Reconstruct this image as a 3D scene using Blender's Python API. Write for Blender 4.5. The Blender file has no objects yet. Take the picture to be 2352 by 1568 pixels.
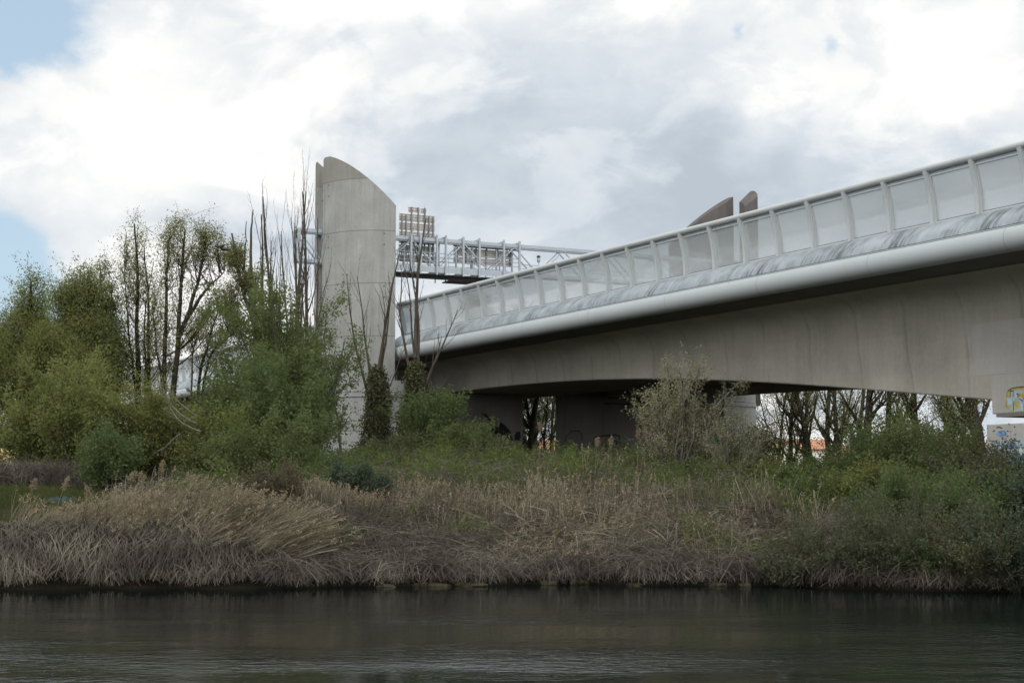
import bpy, math, random
import numpy as np
from mathutils import Vector

# ------------------------------------------------------------------ camera, sky, sun, exposure
scene = bpy.context.scene
COL = scene.collection
R = math.radians
CAM_H = 3.2
PITCH = 5.12
FPX = 3675.0            # focal length in pixels of a 2352 px wide frame (56 mm on 36 mm)

cam_data = bpy.data.cameras.new("camera")
cam = bpy.data.objects.new("camera", cam_data)
COL.objects.link(cam)
cam.location = (0, 0, CAM_H)
cam.rotation_euler = (R(90 + PITCH), 0, 0)
cam_data.sensor_width = 36
cam_data.lens = 36 * FPX / 2352
cam_data.clip_start = 0.1
cam_data.clip_end = 6000
scene.camera = cam

scene.view_settings.view_transform = 'Standard'
scene.view_settings.look = 'None'
scene.view_settings.exposure = 0.0
scene.view_settings.gamma = 1.0
scene.view_settings.use_curve_mapping = False
scene.cycles.max_bounces = 7
scene.cycles.diffuse_bounces = 3
scene.cycles.glossy_bounces = 3
scene.cycles.transmission_bounces = 3
scene.cycles.transparent_max_bounces = 10
scene.cycles.caustics_reflective = False
scene.cycles.caustics_refractive = False

SUN_EL, SUN_AZ = 42.0, 215.0     # azimuth clockwise from +Y (the view direction)
sun_data = bpy.data.lights.new("sun", 'SUN')
sun_data.energy = 0.55
sun_data.angle = R(22)
sun_data.color = (1.0, 0.96, 0.90)
sun = bpy.data.objects.new("sun", sun_data)
COL.objects.link(sun)
sd = Vector((math.sin(R(SUN_AZ)) * math.cos(R(SUN_EL)), math.cos(R(SUN_AZ)) * math.cos(R(SUN_EL)), math.sin(R(SUN_EL))))
sun.rotation_euler = sd.to_track_quat('Z', 'Y').to_euler()

world = bpy.data.worlds.new("World")
scene.world = world
world.use_nodes = True


class NT:
    """small helper to write node trees as expressions"""
    def __init__(self, tree):
        self.t = tree
        self.n = tree.nodes
        self.l = tree.links

    def new(self, typ, **kw):
        nd = self.n.new(typ)
        for k, v in kw.items():
            setattr(nd, k, v)
        return nd

    def put(self, sock, v):
        if isinstance(v, bpy.types.NodeSocket):
            self.l.new(v, sock)
        elif v is not None:
            if hasattr(sock, 'default_value') and not isinstance(v, (int, float)):
                dv = sock.default_value
                try:
                    if len(dv) == 4 and len(v) == 3:
                        v = (*v, 1.0)
                except TypeError:
                    pass
            sock.default_value = v

    def m(self, op, a, b=None, c=None, clamp=False):
        nd = self.new('ShaderNodeMath', operation=op, use_clamp=clamp)
        self.put(nd.inputs[0], a)
        if b is not None:
            self.put(nd.inputs[1], b)
        if c is not None:
            self.put(nd.inputs[2], c)
        return nd.outputs[0]

    def vm(self, op, a, b=None):
        nd = self.new('ShaderNodeVectorMath', operation=op)
        self.put(nd.inputs[0], a)
        if b is not None:
            self.put(nd.inputs[1], b)
        return nd.outputs[0]

    def sep(self, v):
        nd = self.new('ShaderNodeSeparateXYZ')
        self.put(nd.inputs[0], v)
        return nd.outputs

    def comb(self, x, y, z):
        nd = self.new('ShaderNodeCombineXYZ')
        for i, v in enumerate((x, y, z)):
            self.put(nd.inputs[i], v)
        return nd.outputs[0]

    def noise(self, vec, scale, detail=4.0, rough=0.55, dist=0.0):
        nd = self.new('ShaderNodeTexNoise')
        self.put(nd.inputs['Vector'], vec)
        nd.inputs['Scale'].default_value = scale
        nd.inputs['Detail'].default_value = detail
        nd.inputs['Roughness'].default_value = rough
        nd.inputs['Distortion'].default_value = dist
        return nd.outputs['Fac']

    def ss(self, v, lo, hi, a=0.0, b=1.0):
        nd = self.new('ShaderNodeMapRange', interpolation_type='SMOOTHSTEP')
        self.put(nd.inputs[0], v)
        nd.inputs[1].default_value = lo
        nd.inputs[2].default_value = hi
        nd.inputs[3].default_value = a
        nd.inputs[4].default_value = b
        return nd.outputs[0]

    def mix(self, f, a, b, blend='MIX'):
        nd = self.new('ShaderNodeMix', data_type='RGBA', blend_type=blend)
        self.put(nd.inputs[0], f)
        self.put(nd.inputs[6], a)
        self.put(nd.inputs[7], b)
        return nd.outputs[2]

    def ramp(self, f, stops, interp='LINEAR'):
        nd = self.new('ShaderNodeValToRGB')
        cr = nd.color_ramp
        cr.interpolation = interp
        while len(cr.elements) < len(stops):
            cr.elements.new(0.5)
        for e, (p, c) in zip(cr.elements, stops):
            e.position = p
            e.color = (*c, 1.0)
        self.put(nd.inputs[0], f)
        return nd.outputs[0]


def build_sky():
    t = NT(world.node_tree)
    t.n.clear()
    out = t.new('ShaderNodeOutputWorld')
    bg = t.new('ShaderNodeBackground')
    bg.inputs['Strength'].default_value = 0.1
    t.l.new(bg.outputs[0], out.inputs[0])
    sky = t.new('ShaderNodeTexSky', sky_type='NISHITA')
    sky.sun_disc = False
    sky.sun_elevation = R(SUN_EL)
    sky.sun_rotation = R(SUN_AZ)
    sky.air_density = 1.0
    sky.dust_density = 1.0
    D = t.new('ShaderNodeTexCoord').outputs['Generated']
    x, y, z = t.sep(D)
    deg = 57.29578
    az = t.m('MULTIPLY', t.m('ARCTAN2', x, y), deg)
    el = t.m('MULTIPLY', t.m('ARCSINE', t.m('MINIMUM', t.m('MAXIMUM', z, -0.999), 0.999)), deg)
    # flatten the cloud layer towards the horizon
    Dz = t.comb(x, y, t.m('MULTIPLY', z, 1.55))
    wa = t.noise(Dz, 5.5, 9, 0.62)
    wb = t.noise(t.vm('ADD', Dz, (3.1, 1.7, 5.2)), 6.5, 9, 0.62)
    fine = t.noise(t.vm('ADD', Dz, (7.3, 2.2, 1.2)), 17.0, 8, 0.60, 0.4)
    mid = t.noise(t.vm('ADD', Dz, (1.3, 8.2, 4.2)), 8.0, 7, 0.55, 0.3)
    az2 = t.m('ADD', az, t.m('MULTIPLY', t.m('SUBTRACT', wa, 0.5), 7.0))
    el2 = t.m('ADD', el, t.m('MULTIPLY', t.m('SUBTRACT', wb, 0.5), 5.5))

    def blob(a0, e0, sa, se):
        da = t.m('DIVIDE', t.m('SUBTRACT', az2, a0), sa)
        de = t.m('DIVIDE', t.m('SUBTRACT', el2, e0), se)
        s = t.m('ADD', t.m('MULTIPLY', da, da), t.m('MULTIPLY', de, de))
        return t.m('EXPONENT', t.m('MULTIPLY', s, -1.0))

    L = 0.83
    for a0, e0, sa, se, amp in [(-13.0, 11.8, 4.6, 3.2, 0.33), (-7.0, 17.5, 8.0, 2.4, 0.20), (15.5, 15.0, 5.5, 3.2, 0.28),
                                (4.0, 18.5, 7.0, 2.0, 0.20), (-3.5, 12.0, 3.2, 3.0, 0.05), (1.5, 12.0, 6.0, 2.4, -0.06),
                                (4.5, 9.8, 5.0, 2.0, -0.11), (-9.0, 9.1, 4.0, 0.8, -0.17), (14.5, 10.8, 3.5, 1.1, -0.14),
                                (8.0, 13.0, 1.8, 1.6, 0.16), (-14.0, 7.2, 4.0, 1.4, 0.14), (3.0, 6.0, 12.0, 1.6, 0.12)]:
        L = t.m('ADD', L, t.m('MULTIPLY', blob(a0, e0, sa, se), amp))
    L = t.m('ADD', L, t.m('MULTIPLY', t.m('SUBTRACT', fine, 0.5), 0.26))
    L = t.m('ADD', L, t.m('MULTIPLY', t.m('SUBTRACT', mid, 0.5), 0.52))
    # heaped cumulus edges catching the light, mostly left and upper right
    puff = t.ss(t.noise(t.vm('ADD', Dz, (5.7, 3.3, 9.1)), 6.0, 10, 0.58, 0.5), 0.485, 0.60)
    puff2 = t.ss(t.noise(t.vm('ADD', Dz, (2.7, 6.3, 1.1)), 13.0, 9, 0.58, 0.4), 0.49, 0.60)
    L = t.m('ADD', L, t.m('MULTIPLY', t.m('SUBTRACT', puff, 0.45), 0.15))
    L = t.m('ADD', L, t.m('MULTIPLY', t.m('SUBTRACT', puff2, 0.45), 0.09))
    # thinner, brighter cloud overhead and behind the camera, where the sun stands
    L = t.m('ADD', L, t.ss(el, 22.0, 60.0, 0.0, SKY_TOP))
    L = t.m('ADD', L, t.m('MULTIPLY', t.ss(t.m('MULTIPLY', y, -1.0), -0.2, 0.8), SKY_BACK))
    L = t.m('MINIMUM', t.m('MAXIMUM', L, 0.58), 2.2)
    tint = t.mix(t.ss(L, 0.6, 1.05), (0.88, 0.985, 1.10), (1.0, 1.0, 0.985))
    cl = t.vm('MULTIPLY', tint, t.comb(t.m('MULTIPLY', L, 10.0), t.m('MULTIPLY', L, 10.0), t.m('MULTIPLY', L, 10.0)))
    B = 0.0
    for a0, e0, sa, se, amp in [(-17.6, 15.4, 2.9, 1.9, 1.25), (-18.4, 7.4, 2.5, 2.8, 1.3), (-17.0, 5.0, 4.0, 1.6, 0.8), (11.3, 15.2, 0.6, 1.0, 0.66),
                                (7.4, 15.9, 0.5, 0.8, 0.58), (-40, 25, 14, 8, 0.9), (60, 30, 18, 8, 0.9)]:
        B = t.m('ADD', B, t.m('MULTIPLY', blob(a0, e0, sa, se), amp))
    B = t.m('ADD', B, t.m('MULTIPLY', t.m('SUBTRACT', fine, 0.5), 0.5))
    mask = t.ss(B, 0.34, 0.86)
    blue = t.mix(0.58, t.vm('MULTIPLY', sky.outputs[0], (1.05, 1.1, 1.15)), (6.6, 8.3, 9.6))
    col = t.mix(mask, cl, blue)
    t.put(bg.inputs['Color'], col)


SKY_TOP, SKY_BACK = 0.65, 0.85
build_sky()

# ------------------------------------------------------------------ helpers
rng = np.random.default_rng(11)
cp, sp = math.cos(R(PITCH)), math.sin(R(PITCH))


def at(px, py, Y):
    """world point at depth Y on the ray through pixel (px, py) of the 2352 px frame"""
    xc, yc = (px - 1176) / FPX, (784 - py) / FPX
    k = Y / (cp - yc * sp)
    return np.array([xc * k, Y, CAM_H + (sp + yc * cp) * k])


def link(o, parent=None):
    COL.objects.link(o)
    if parent is not None:
        o.parent = parent
    return o


def tag(o, label=None, cat=None, group=None, kind=None):
    if label:
        o['label'] = label
    if cat:
        o['category'] = cat
    if group:
        o['group'] = group
    if kind:
        o['kind'] = kind
    return o


def empty(name, loc, rz=0.0):
    o = bpy.data.objects.new(name, None)
    o.empty_display_size = 0.5
    o.location = tuple(float(v) for v in loc)
    o.rotation_euler = (0, 0, rz)
    return link(o)


def fast_mesh(name, V, Q, smooth=False):
    """V (N,3), Q (M,k) constant-size faces"""
    me = bpy.data.meshes.new(name)
    V = np.ascontiguousarray(V, dtype=np.float32)
    Q = np.ascontiguousarray(Q, dtype=np.int32)
    k = Q.shape[1]
    me.vertices.add(len(V))
    me.vertices.foreach_set('co', V.ravel())
    me.loops.add(Q.size)
    me.loops.foreach_set('vertex_index', Q.ravel())
    me.polygons.add(len(Q))
    me.polygons.foreach_set('loop_start', np.arange(0, Q.size, k, dtype=np.int32))
    me.polygons.foreach_set('loop_total', np.full(len(Q), k, dtype=np.int32))
    if smooth:
        me.polygons.foreach_set('use_smooth', np.ones(len(Q), dtype=bool))
    me.update(calc_edges=True)
    return me


def fast_obj(name, V, Q, mat, parent=None, smooth=False):
    me = fast_mesh(name, V, Q, smooth)
    me.materials.append(mat)
    return link(bpy.data.objects.new(name, me), parent)


class Soup:
    """collects vertex / quad arrays"""
    def __init__(self):
        self.V, self.Q, self.n = [], [], 0

    def add(self, V, Q):
        if len(V) == 0:
            return
        self.V.append(V)
        self.Q.append(Q + self.n)
        self.n += len(V)

    def obj(self, name, mat, parent=None, base=(0, 0, 0), smooth=False):
        V = np.concatenate(self.V) - np.asarray(base, dtype=float)
        return fast_obj(name, V, np.concatenate(self.Q), mat, parent, smooth)


def tubes(P, Rd, s):
    P = np.asarray(P, dtype=float)
    B, n, _ = P.shape
    T = np.gradient(P, axis=1)
    T /= np.linalg.norm(T, axis=2, keepdims=True) + 1e-9
    Tm = T.mean(axis=1)
    ref = np.where(np.abs(Tm[:, 2:3]) > 0.8, np.array([[1.0, 0, 0]]), np.array([[0, 0, 1.0]]))[:, None, :]
    n1 = np.cross(T, np.broadcast_to(ref, T.shape))
    n1 /= np.linalg.norm(n1, axis=2, keepdims=True) + 1e-9
    n2 = np.cross(T, n1)
    a = np.linspace(0, 2 * np.pi, s, endpoint=False)
    V = (P[:, :, None, :] + Rd[:, :, None, None] * (np.cos(a)[None, None, :, None] * n1[:, :, None, :] + np.sin(a)[None, None, :, None] * n2[:, :, None, :]))
    b = np.arange(B)[:, None, None] * n * s
    i = np.arange(n - 1)[None, :, None] * s
    j = np.arange(s)[None, None, :]
    j2 = (j + 1) % s
    Q = np.stack([b + i + j, b + i + j2, b + i + s + j2, b + i + s + j], axis=-1).reshape(-1, 4)
    return V.reshape(-1, 3), Q


def strips(P, W, side):
    """flat ribbons: P (B,n,3), W (B,n), side (B,3)"""
    B, n, _ = P.shape
    o = side[:, None, :] * W[:, :, None] * 0.5
    V = np.stack([P - o, P + o], axis=2).reshape(-1, 3)
    b = np.arange(B)[:, None] * n * 2
    i = np.arange(n - 1)[None, :] * 2
    Q = np.stack([b + i, b + i + 1, b + i + 3, b + i + 2], axis=-1).reshape(-1, 4)
    return V, Q


def leaf_quads(C, size, aspect=0.5, up=0.0, droop=None):
    """one rhombic leaf per centre"""
    N = len(C)
    d = rng.normal(size=(N, 3))
    if droop is not None:
        d = d + np.asarray(droop)
    d /= np.linalg.norm(d, axis=1, keepdims=True)
    n = rng.normal(size=(N, 3))
    n[:, 2] += up
    w = np.cross(d, n)
    w /= np.linalg.norm(w, axis=1, keepdims=True) + 1e-9
    s = (size * rng.uniform(0.65, 1.35, N))[:, None]
    V = np.stack([C - d * s * 0.5, C + w * s * aspect * 0.5 + d * s * 0.05, C + d * s * 0.5, C - w * s * aspect * 0.5 + d * s * 0.05], axis=1).reshape(-1, 3)
    Q = np.arange(4 * N).reshape(N, 4)
    return V, Q


class MB:
    """mesh builder for hard-surface parts (mixed polygons)"""
    def __init__(self):
        self.v, self.f = [], []

    def poly(self, pts):
        b = len(self.v)
        self.v += [tuple(map(float, p)) for p in pts]
        self.f.append(tuple(range(b, b + len(pts))))

    def raw(self, V, F):
        b = len(self.v)
        self.v += [tuple(map(float, p)) for p in V]
        self.f += [tuple(int(i) + b for i in f) for f in F]
        return self

    def box(self, x0, x1, y0, y1, z0, z1):
        V = [(x0, y0, z0), (x1, y0, z0), (x1, y1, z0), (x0, y1, z0), (x0, y0, z1), (x1, y0, z1), (x1, y1, z1), (x0, y1, z1)]
        F = [(0, 3, 2, 1), (4, 5, 6, 7), (0, 1, 5, 4), (1, 2, 6, 5), (2, 3, 7, 6), (3, 0, 4, 7)]
        return self.raw(V, F)

    def bar(self, a, b, w, h=None):
        """rectangular bar between two points"""
        h = h or w
        a, b = np.array(a, float), np.array(b, float)
        t = (b - a) / np.linalg.norm(b - a)
        ref = np.array([0, 0, 1.0]) if abs(t[2]) < 0.95 else np.array([0, 1.0, 0])
        s = np.cross(t, ref)
        s /= np.linalg.norm(s)
        u = np.cross(s, t)
        V = [p + sx * s * w / 2 + su * u * h / 2 for p in (a, b) for sx, su in ((-1, -1), (1, -1), (1, 1), (-1, 1))]
        F = [(0, 1, 2, 3), (7, 6, 5, 4), (0, 4, 5, 1), (1, 5, 6, 2), (2, 6, 7, 3), (3, 7, 4, 0)]
        return self.raw(V, F)

    def tube(self, pts, r, s=8, cap=True):
        P = np.array([pts], float)
        rr = np.full((1, len(pts)), r, float) if np.isscalar(r) else np.array([r], float)
        V, Q = tubes(P, rr, s)
        n = len(pts)
        F = [tuple(q) for q in Q]
        if cap:
            F += [tuple(range(s - 1, -1, -1)), tuple(range((n - 1) * s, n * s))]
        return self.raw(V, F)

    def extrude_y(self, prof, ys, cap=True, closed=True):
        """profile of (x,z) swept along local Y"""
        m = len(prof)
        V = [(p[0], y, p[1]) for y in ys for p in prof]
        F = []
        for i in range(len(ys) - 1):
            for j in range(m if closed else m - 1):
                j2 = (j + 1) % m
                F.append((i * m + j, i * m + j2, (i + 1) * m + j2, (i + 1) * m + j))
        if cap and closed:
            F += [tuple(range(m - 1, -1, -1)), tuple(range((len(ys) - 1) * m, len(ys) * m))]
        return self.raw(V, F)

    def obj(self, name, mat, parent=None, sharp=35, bevel=0.0):
        me = bpy.data.meshes.new(name)
        me.from_pydata(self.v, [], self.f)
        me.materials.append(mat)
        me.update()
        import bmesh
        bm = bmesh.new()
        bm.from_mesh(me)
        bmesh.ops.recalc_face_normals(bm, faces=bm.faces)
        if bevel > 0:
            ed = [e for e in bm.edges if len(e.link_faces) == 2 and e.calc_face_angle(0) > 0.8]
            bmesh.ops.bevel(bm, geom=ed, offset=bevel, segments=1, affect='EDGES')
        bm.to_mesh(me)
        bm.free()
        me.polygons.foreach_set('use_smooth', np.ones(len(me.polygons), dtype=bool))
        me.set_sharp_from_angle(angle=R(sharp))
        return link(bpy.data.objects.new(name, me), parent)


# ------------------------------------------------------------------ materials
def new_mat(name):
    m = bpy.data.materials.new(name)
    m.use_nodes = True
    t = NT(m.node_tree)
    t.n.clear()
    out = t.new('ShaderNodeOutputMaterial')
    return m, t, out


def principled(t, out, base, rough=0.7, metal=0.0, spec=0.4, bump=None, bstr=0.3, bdist=0.02):
    p = t.new('ShaderNodeBsdfPrincipled')
    t.put(p.inputs['Base Color'], base)
    t.put(p.inputs['Roughness'], rough)
    p.inputs['Metallic'].default_value = metal
    p.inputs['Specular IOR Level'].default_value = spec
    if bump is not None:
        b = t.new('ShaderNodeBump')
        b.inputs['Strength'].default_value = bstr
        b.inputs['Distance'].default_value = bdist
        t.put(b.inputs['Height'], bump)
        t.l.new(b.outputs[0], p.inputs['Normal'])
    t.l.new(p.outputs[0], out.inputs[0])
    return p


def obj_co(t):
    return t.new('ShaderNodeTexCoord').outputs['Object']


def mat_concrete(name, lo, hi, streak=0.5, joints=None, board=None, panel=None, cap=None):
    m, t, out = new_mat(name)
    co = obj_co(t)
    x, y, z = t.sep(co)
    big = t.noise(co, 0.35, 5, 0.6)
    fin = t.noise(co, 6.0, 6, 0.65)
    st = t.noise(t.vm('MULTIPLY', co, (1.4, 1.4, 0.06)), 1.6, 6, 0.6)
    st2 = t.noise(t.vm('MULTIPLY', t.vm('ADD', co, (3, 7, 1)), (4.0, 4.0, 0.12)), 1.6, 5, 0.6)
    f = t.m('ADD', t.m('MULTIPLY', big, 0.70), t.m('MULTIPLY', fin, 0.30))
    f = t.m('ADD', f, t.m('MULTIPLY', t.m('ADD', t.m('MULTIPLY', st, 0.6), t.m('MULTIPLY', st2, 0.4)), streak))
    f = t.m('MULTIPLY', f, 1.0 / (1.0 + streak))
    base = t.ramp(f, [(0.36, lo), (0.64, hi)])
    stain = t.ss(t.m('MULTIPLY', st, t.noise(co, 0.25, 3, 0.5)), 0.30, 0.42)
    base = t.mix(t.m('MULTIPLY', stain, 0.32 * streak), base, (lo[0] * 0.55, lo[1] * 0.53, lo[2] * 0.48))
    height = t.m('ADD', t.m('MULTIPLY', fin, 0.5), t.m('MULTIPLY', big, 0.4))
    if joints:
        z0, dz = joints
        fr = t.m('ABSOLUTE', t.m('SUBTRACT', t.m('FRACT', t.m('ADD', t.m('DIVIDE', t.m('SUBTRACT', z, z0), dz), 0.5)), 0.5))
        ln = t.m('LESS_THAN', fr, 0.0085)
        base = t.mix(t.m('MULTIPLY', ln, 0.55), base, (0.09, 0.088, 0.08))
        # form tie holes just below every joint
        fz = t.m('FRACT', t.m('DIVIDE', t.m('SUBTRACT', z, z0), dz))
        cyc = t.m('FRACT', t.m('DIVIDE', t.m('ADD', x, t.m('MULTIPLY', y, 0.9)), 1.9))
        dx = t.m('MULTIPLY', t.m('SUBTRACT', cyc, 0.5), 1.9)
        for hz in (0.94, 0.73):
            dd = t.m('MULTIPLY', t.m('SUBTRACT', fz, hz), dz)
            rr = t.m('ADD', t.m('MULTIPLY', dd, dd), t.m('MULTIPLY', dx, dx))
            base = t.mix(t.m('MULTIPLY', t.m('LESS_THAN', rr, 0.0028), 0.7), base, (0.05, 0.05, 0.05))
    if cap:
        # the topmost pour is a browner, darker concrete
        base = t.mix(t.m('MULTIPLY', t.m('GREATER_THAN', z, cap), 0.5), base, t.mix(st, (0.16, 0.145, 0.12), (0.27, 0.25, 0.215)))
    if board:
        fr = t.m('FRACT', t.m('DIVIDE', z, board))
        bl = t.m('LESS_THAN', fr, 0.05)
        base = t.mix(t.m('MULTIPLY', bl, 0.12), base, lo)
        tone = t.noise(t.comb(t.m('MULTIPLY', y, 0.12), t.m('FLOOR', t.m('DIVIDE', z, board)), 0.0), 1.0, 2, 0.5)
        base = t.mix(t.ss(tone, 0.35, 0.7, 0.0, 0.22), base, lo)
    if panel:
        # slightly raked pour joints across the web
        yy = t.m('ADD', y, t.m('MULTIPLY', z, -0.10))
        yy = t.m('ADD', yy, t.m('MULTIPLY', t.noise(co, 0.3, 2), 0.8))
        fr = t.m('FRACT', t.m('DIVIDE', yy, panel))
        tone = t.noise(t.comb(t.m('FLOOR', t.m('DIVIDE', yy, panel)), 0.0, 0.0), 3.7, 0)
        base = t.mix(t.ss(tone, 0.3, 0.7, 0.0, 0.18), base, lo)
        ln = t.m('MULTIPLY', t.m('SUBTRACT', 1.0, t.ss(fr, 0.0, 0.09)), t.ss(t.noise(co, 0.5, 3), 0.3, 0.55))
        base = t.mix(t.m('MULTIPLY', ln, 0.34), base, (lo[0] * 0.5, lo[1] * 0.5, lo[2] * 0.5))
    principled(t, out, base, 0.88, 0, 0.25, height, 0.25, 0.02)
    return m


def mat_paint(name, col, rough=0.45, metal=0.0, dirt=0.25, dirtcol=(0.25, 0.25, 0.23), spec=0.5, seam=None):
    m, t, out = new_mat(name)
    co = obj_co(t)
    a = t.noise(co, 0.8, 6, 0.65)
    b = t.noise(co, 7.0, 4, 0.6)
    f = t.ss(t.m('ADD', t.m('MULTIPLY', a, 0.7), t.m('MULTIPLY', b, 0.3)), 0.45, 0.75)
    base = t.mix(t.m('MULTIPLY', f, dirt), col, dirtcol)
    if seam:
        x, y, z = t.sep(co)
        ln = t.m('LESS_THAN', t.m('FRACT', t.m('DIVIDE', y, seam)), 0.035 / seam)
        base = t.mix(t.m('MULTIPLY', ln, 0.5), base, (0.10, 0.10, 0.10))
        drip = t.ss(t.noise(t.comb(0.0, y, t.m('MULTIPLY', z, 0.12)), 2.2, 6, 0.65), 0.50, 0.72)
        base = t.mix(t.m('MULTIPLY', drip, 0.30), base, dirtcol)
    principled(t, out, base, t.ss(b, 0.2, 0.8, rough - 0.08, rough + 0.12), metal, spec)
    return m


def mat_gutter():
    m, t, out = new_mat('streaked_metal')
    co = obj_co(t)
    x, y, z = t.sep(co)
    # runs of dirt washed down from the screen: long in the fall line, narrow along the bridge
    v = t.comb(t.m('MULTIPLY', x, 0.12), t.m('ADD', y, t.m('MULTIPLY', z, 0.45)), t.m('MULTIPLY', z, 0.15))
    s1 = t.noise(v, 7.5, 7, 0.7)
    s2 = t.noise(v, 0.55, 3, 0.5)
    s3 = t.noise(co, 1.2, 4, 0.6)
    reg = t.ss(t.m('ADD', t.m('MULTIPLY', s2, 0.75), t.m('MULTIPLY', s3, 0.25)), 0.42, 0.60)
    run = t.m('MULTIPLY', t.ss(s1, 0.43, 0.58), reg)
    base = t.mix(t.ss(s3, 0.3, 0.7), (0.37, 0.42, 0.455), (0.27, 0.31, 0.34))
    base = t.mix(t.m('MULTIPLY', run, 0.75), base, (0.045, 0.05, 0.05))
    pale = t.m('MULTIPLY', t.ss(t.noise(t.vm('ADD', v, (0, 9, 0)), 3.0, 5, 0.6), 0.55, 0.7), 0.3)
    base = t.mix(pale, base, (0.58, 0.61, 0.61))
    principled(t, out, base, 0.42, 0.15, 0.5)
    return m


def mat_glass():
    m, t, out = new_mat('noise_screen_glass')
    co = obj_co(t)
    x, y, z = t.sep(co)
    tr = t.new('ShaderNodeBsdfTransparent')
    t.put(tr.inputs[0], (0.86, 0.885, 0.90))
    gl = t.new('ShaderNodeBsdfGlossy')
    gl.inputs['Roughness'].default_value = 0.03
    t.put(gl.inputs['Color'], (0.9, 0.93, 0.95))
    b = t.new('ShaderNodeBump')
    b.inputs['Strength'].default_value = 0.10
    b.inputs['Distance'].default_value = 0.05
    t.put(b.inputs['Height'], t.noise(t.vm('MULTIPLY', co, (1, 1, 3)), 1.3, 3, 0.5))
    t.l.new(b.outputs[0], gl.inputs['Normal'])
    fr = t.new('ShaderNodeFresnel')
    fr.inputs['IOR'].default_value = 1.5
    mx = t.new('ShaderNodeMixShader')
    front = t.m('SUBTRACT', 1.0, t.new('ShaderNodeNewGeometry').outputs['Backfacing'])
    t.put(mx.inputs[0], t.m('MULTIPLY', front, t.m('ADD', t.m('MULTIPLY', fr.outputs[0], 1.5), 0.06, clamp=True)))
    t.l.new(tr.outputs[0], mx.inputs[1])
    t.l.new(gl.outputs[0], mx.inputs[2])
    df = t.new('ShaderNodeBsdfDiffuse')
    t.put(df.inputs[0], (0.60, 0.63, 0.64))
    mx2 = t.new('ShaderNodeMixShader')
    # road film: heavier in the lower part of each pane
    film = t.m('ADD', 0.42, t.m('MULTIPLY', t.ss(t.noise(t.vm('MULTIPLY', co, (0.4, 0.5, 1.1)), 0.9, 5, 0.6), 0.40, 0.75), 0.13))
    t.put(mx2.inputs[0], film)
    t.l.new(mx.outputs[0], mx2.inputs[1])
    t.l.new(df.outputs[0], mx2.inputs[2])
    t.l.new(mx2.outputs[0], out.inputs[0])
    return m


def mat_leaf(name, stops, trans=0.35, nscale=0.8, rough=None):
    """leaf colour: random per leaf, drifting in clumps; stops = list of colours"""
    m, t, out = new_mat(name)
    geo = t.new('ShaderNodeNewGeometry')
    rnd = geo.outputs['Random Per Island']
    co = obj_co(t)
    n = t.noise(co, nscale, 3, 0.6)
    f = t.m('ADD', t.m('MULTIPLY', rnd, 0.5), t.m('MULTIPLY', t.ss(n, 0.3, 0.7), 0.5))
    k = len(stops)
    col = t.ramp(f, [(i / max(1, k - 1), c) for i, c in enumerate(stops)])
    d = t.new('ShaderNodeBsdfDiffuse')
    t.put(d.inputs[0], col)
    tl = t.new('ShaderNodeBsdfTranslucent')
    t.put(tl.inputs[0], t.vm('MULTIPLY', col, (1.2, 1.25, 0.8)))
    mx = t.new('ShaderNodeMixShader')
    mx.inputs[0].default_value = trans
    t.l.new(d.outputs[0], mx.inputs[1])
    t.l.new(tl.outputs[0], mx.inputs[2])
    t.l.new(mx.outputs[0], out.inputs[0])
    return m


def mat_bark(name, lo, hi, scale=3.0):
    m, t, out = new_mat(name)
    co = obj_co(t)
    n = t.noise(t.vm('MULTIPLY', co, (1, 1, 0.25)), scale, 6, 0.65)
    base = t.ramp(n, [(0.3, lo), (0.7, hi)])
    principled(t, out, base, 0.9, 0, 0.2, n, 0.5, 0.03)
    return m


def mat_flat(name, col, var=0.25, scale=2.0, rough=0.85):
    m, t, out = new_mat(name)
    co = obj_co(t)
    n = t.noise(co, scale, 5, 0.6)
    base = t.mix(t.ss(n, 0.3, 0.7, 0.0, 1.0), tuple(c * (1 - var) for c in col), tuple(min(1, c * (1 + var)) for c in col))
    principled(t, out, base, rough, 0, 0.3)
    return m


M = {}
M['tower'] = mat_concrete('tower_concrete', (0.225, 0.225, 0.208), (0.40, 0.41, 0.40), 0.8, joints=(13.05, 3.53), cap=23.64)
M['tower_far'] = mat_concrete('shaded_tower_concrete', (0.085, 0.077, 0.075), (0.155, 0.143, 0.14), 0.7, joints=(13.05, 3.53))  # far pylon: shade on its hollow side is put into the base colour
M['plinth'] = mat_concrete('plinth_concrete', (0.29, 0.295, 0.285), (0.42, 0.435, 0.43), 0.5)
M['girder'] = mat_concrete('girder_concrete', (0.36, 0.34, 0.295), (0.60, 0.57, 0.505), 0.5, panel=3.4, board=0.42)
M['block'] = mat_concrete('pale_concrete', (0.40, 0.385, 0.36), (0.58, 0.57, 0.545), 0.7, board=0.9)
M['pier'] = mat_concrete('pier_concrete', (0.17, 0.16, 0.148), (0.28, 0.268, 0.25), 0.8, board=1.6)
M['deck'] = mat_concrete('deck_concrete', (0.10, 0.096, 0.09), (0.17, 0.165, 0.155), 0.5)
M['fascia'] = mat_paint('fascia_paint', (0.425, 0.465, 0.48), 0.48, 0.0, 0.30, (0.36, 0.365, 0.34), seam=7.5)
M['rail'] = mat_paint('handrail_paint', (0.46, 0.485, 0.49), 0.45, 0.0, 0.55, (0.34, 0.34, 0.31))
M['post'] = mat_paint('post_paint', (0.50, 0.535, 0.545), 0.45, 0.0, 0.3, (0.42, 0.42, 0.40))
M['joint'] = mat_flat('dark_gasket', (0.06, 0.06, 0.06))
M['gutter'] = mat_gutter()
M['glass'] = mat_glass()
M['galv'] = mat_paint('galvanised_steel', (0.40, 0.45, 0.49), 0.42, 0.45, 0.35, (0.28, 0.30, 0.32))
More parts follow.
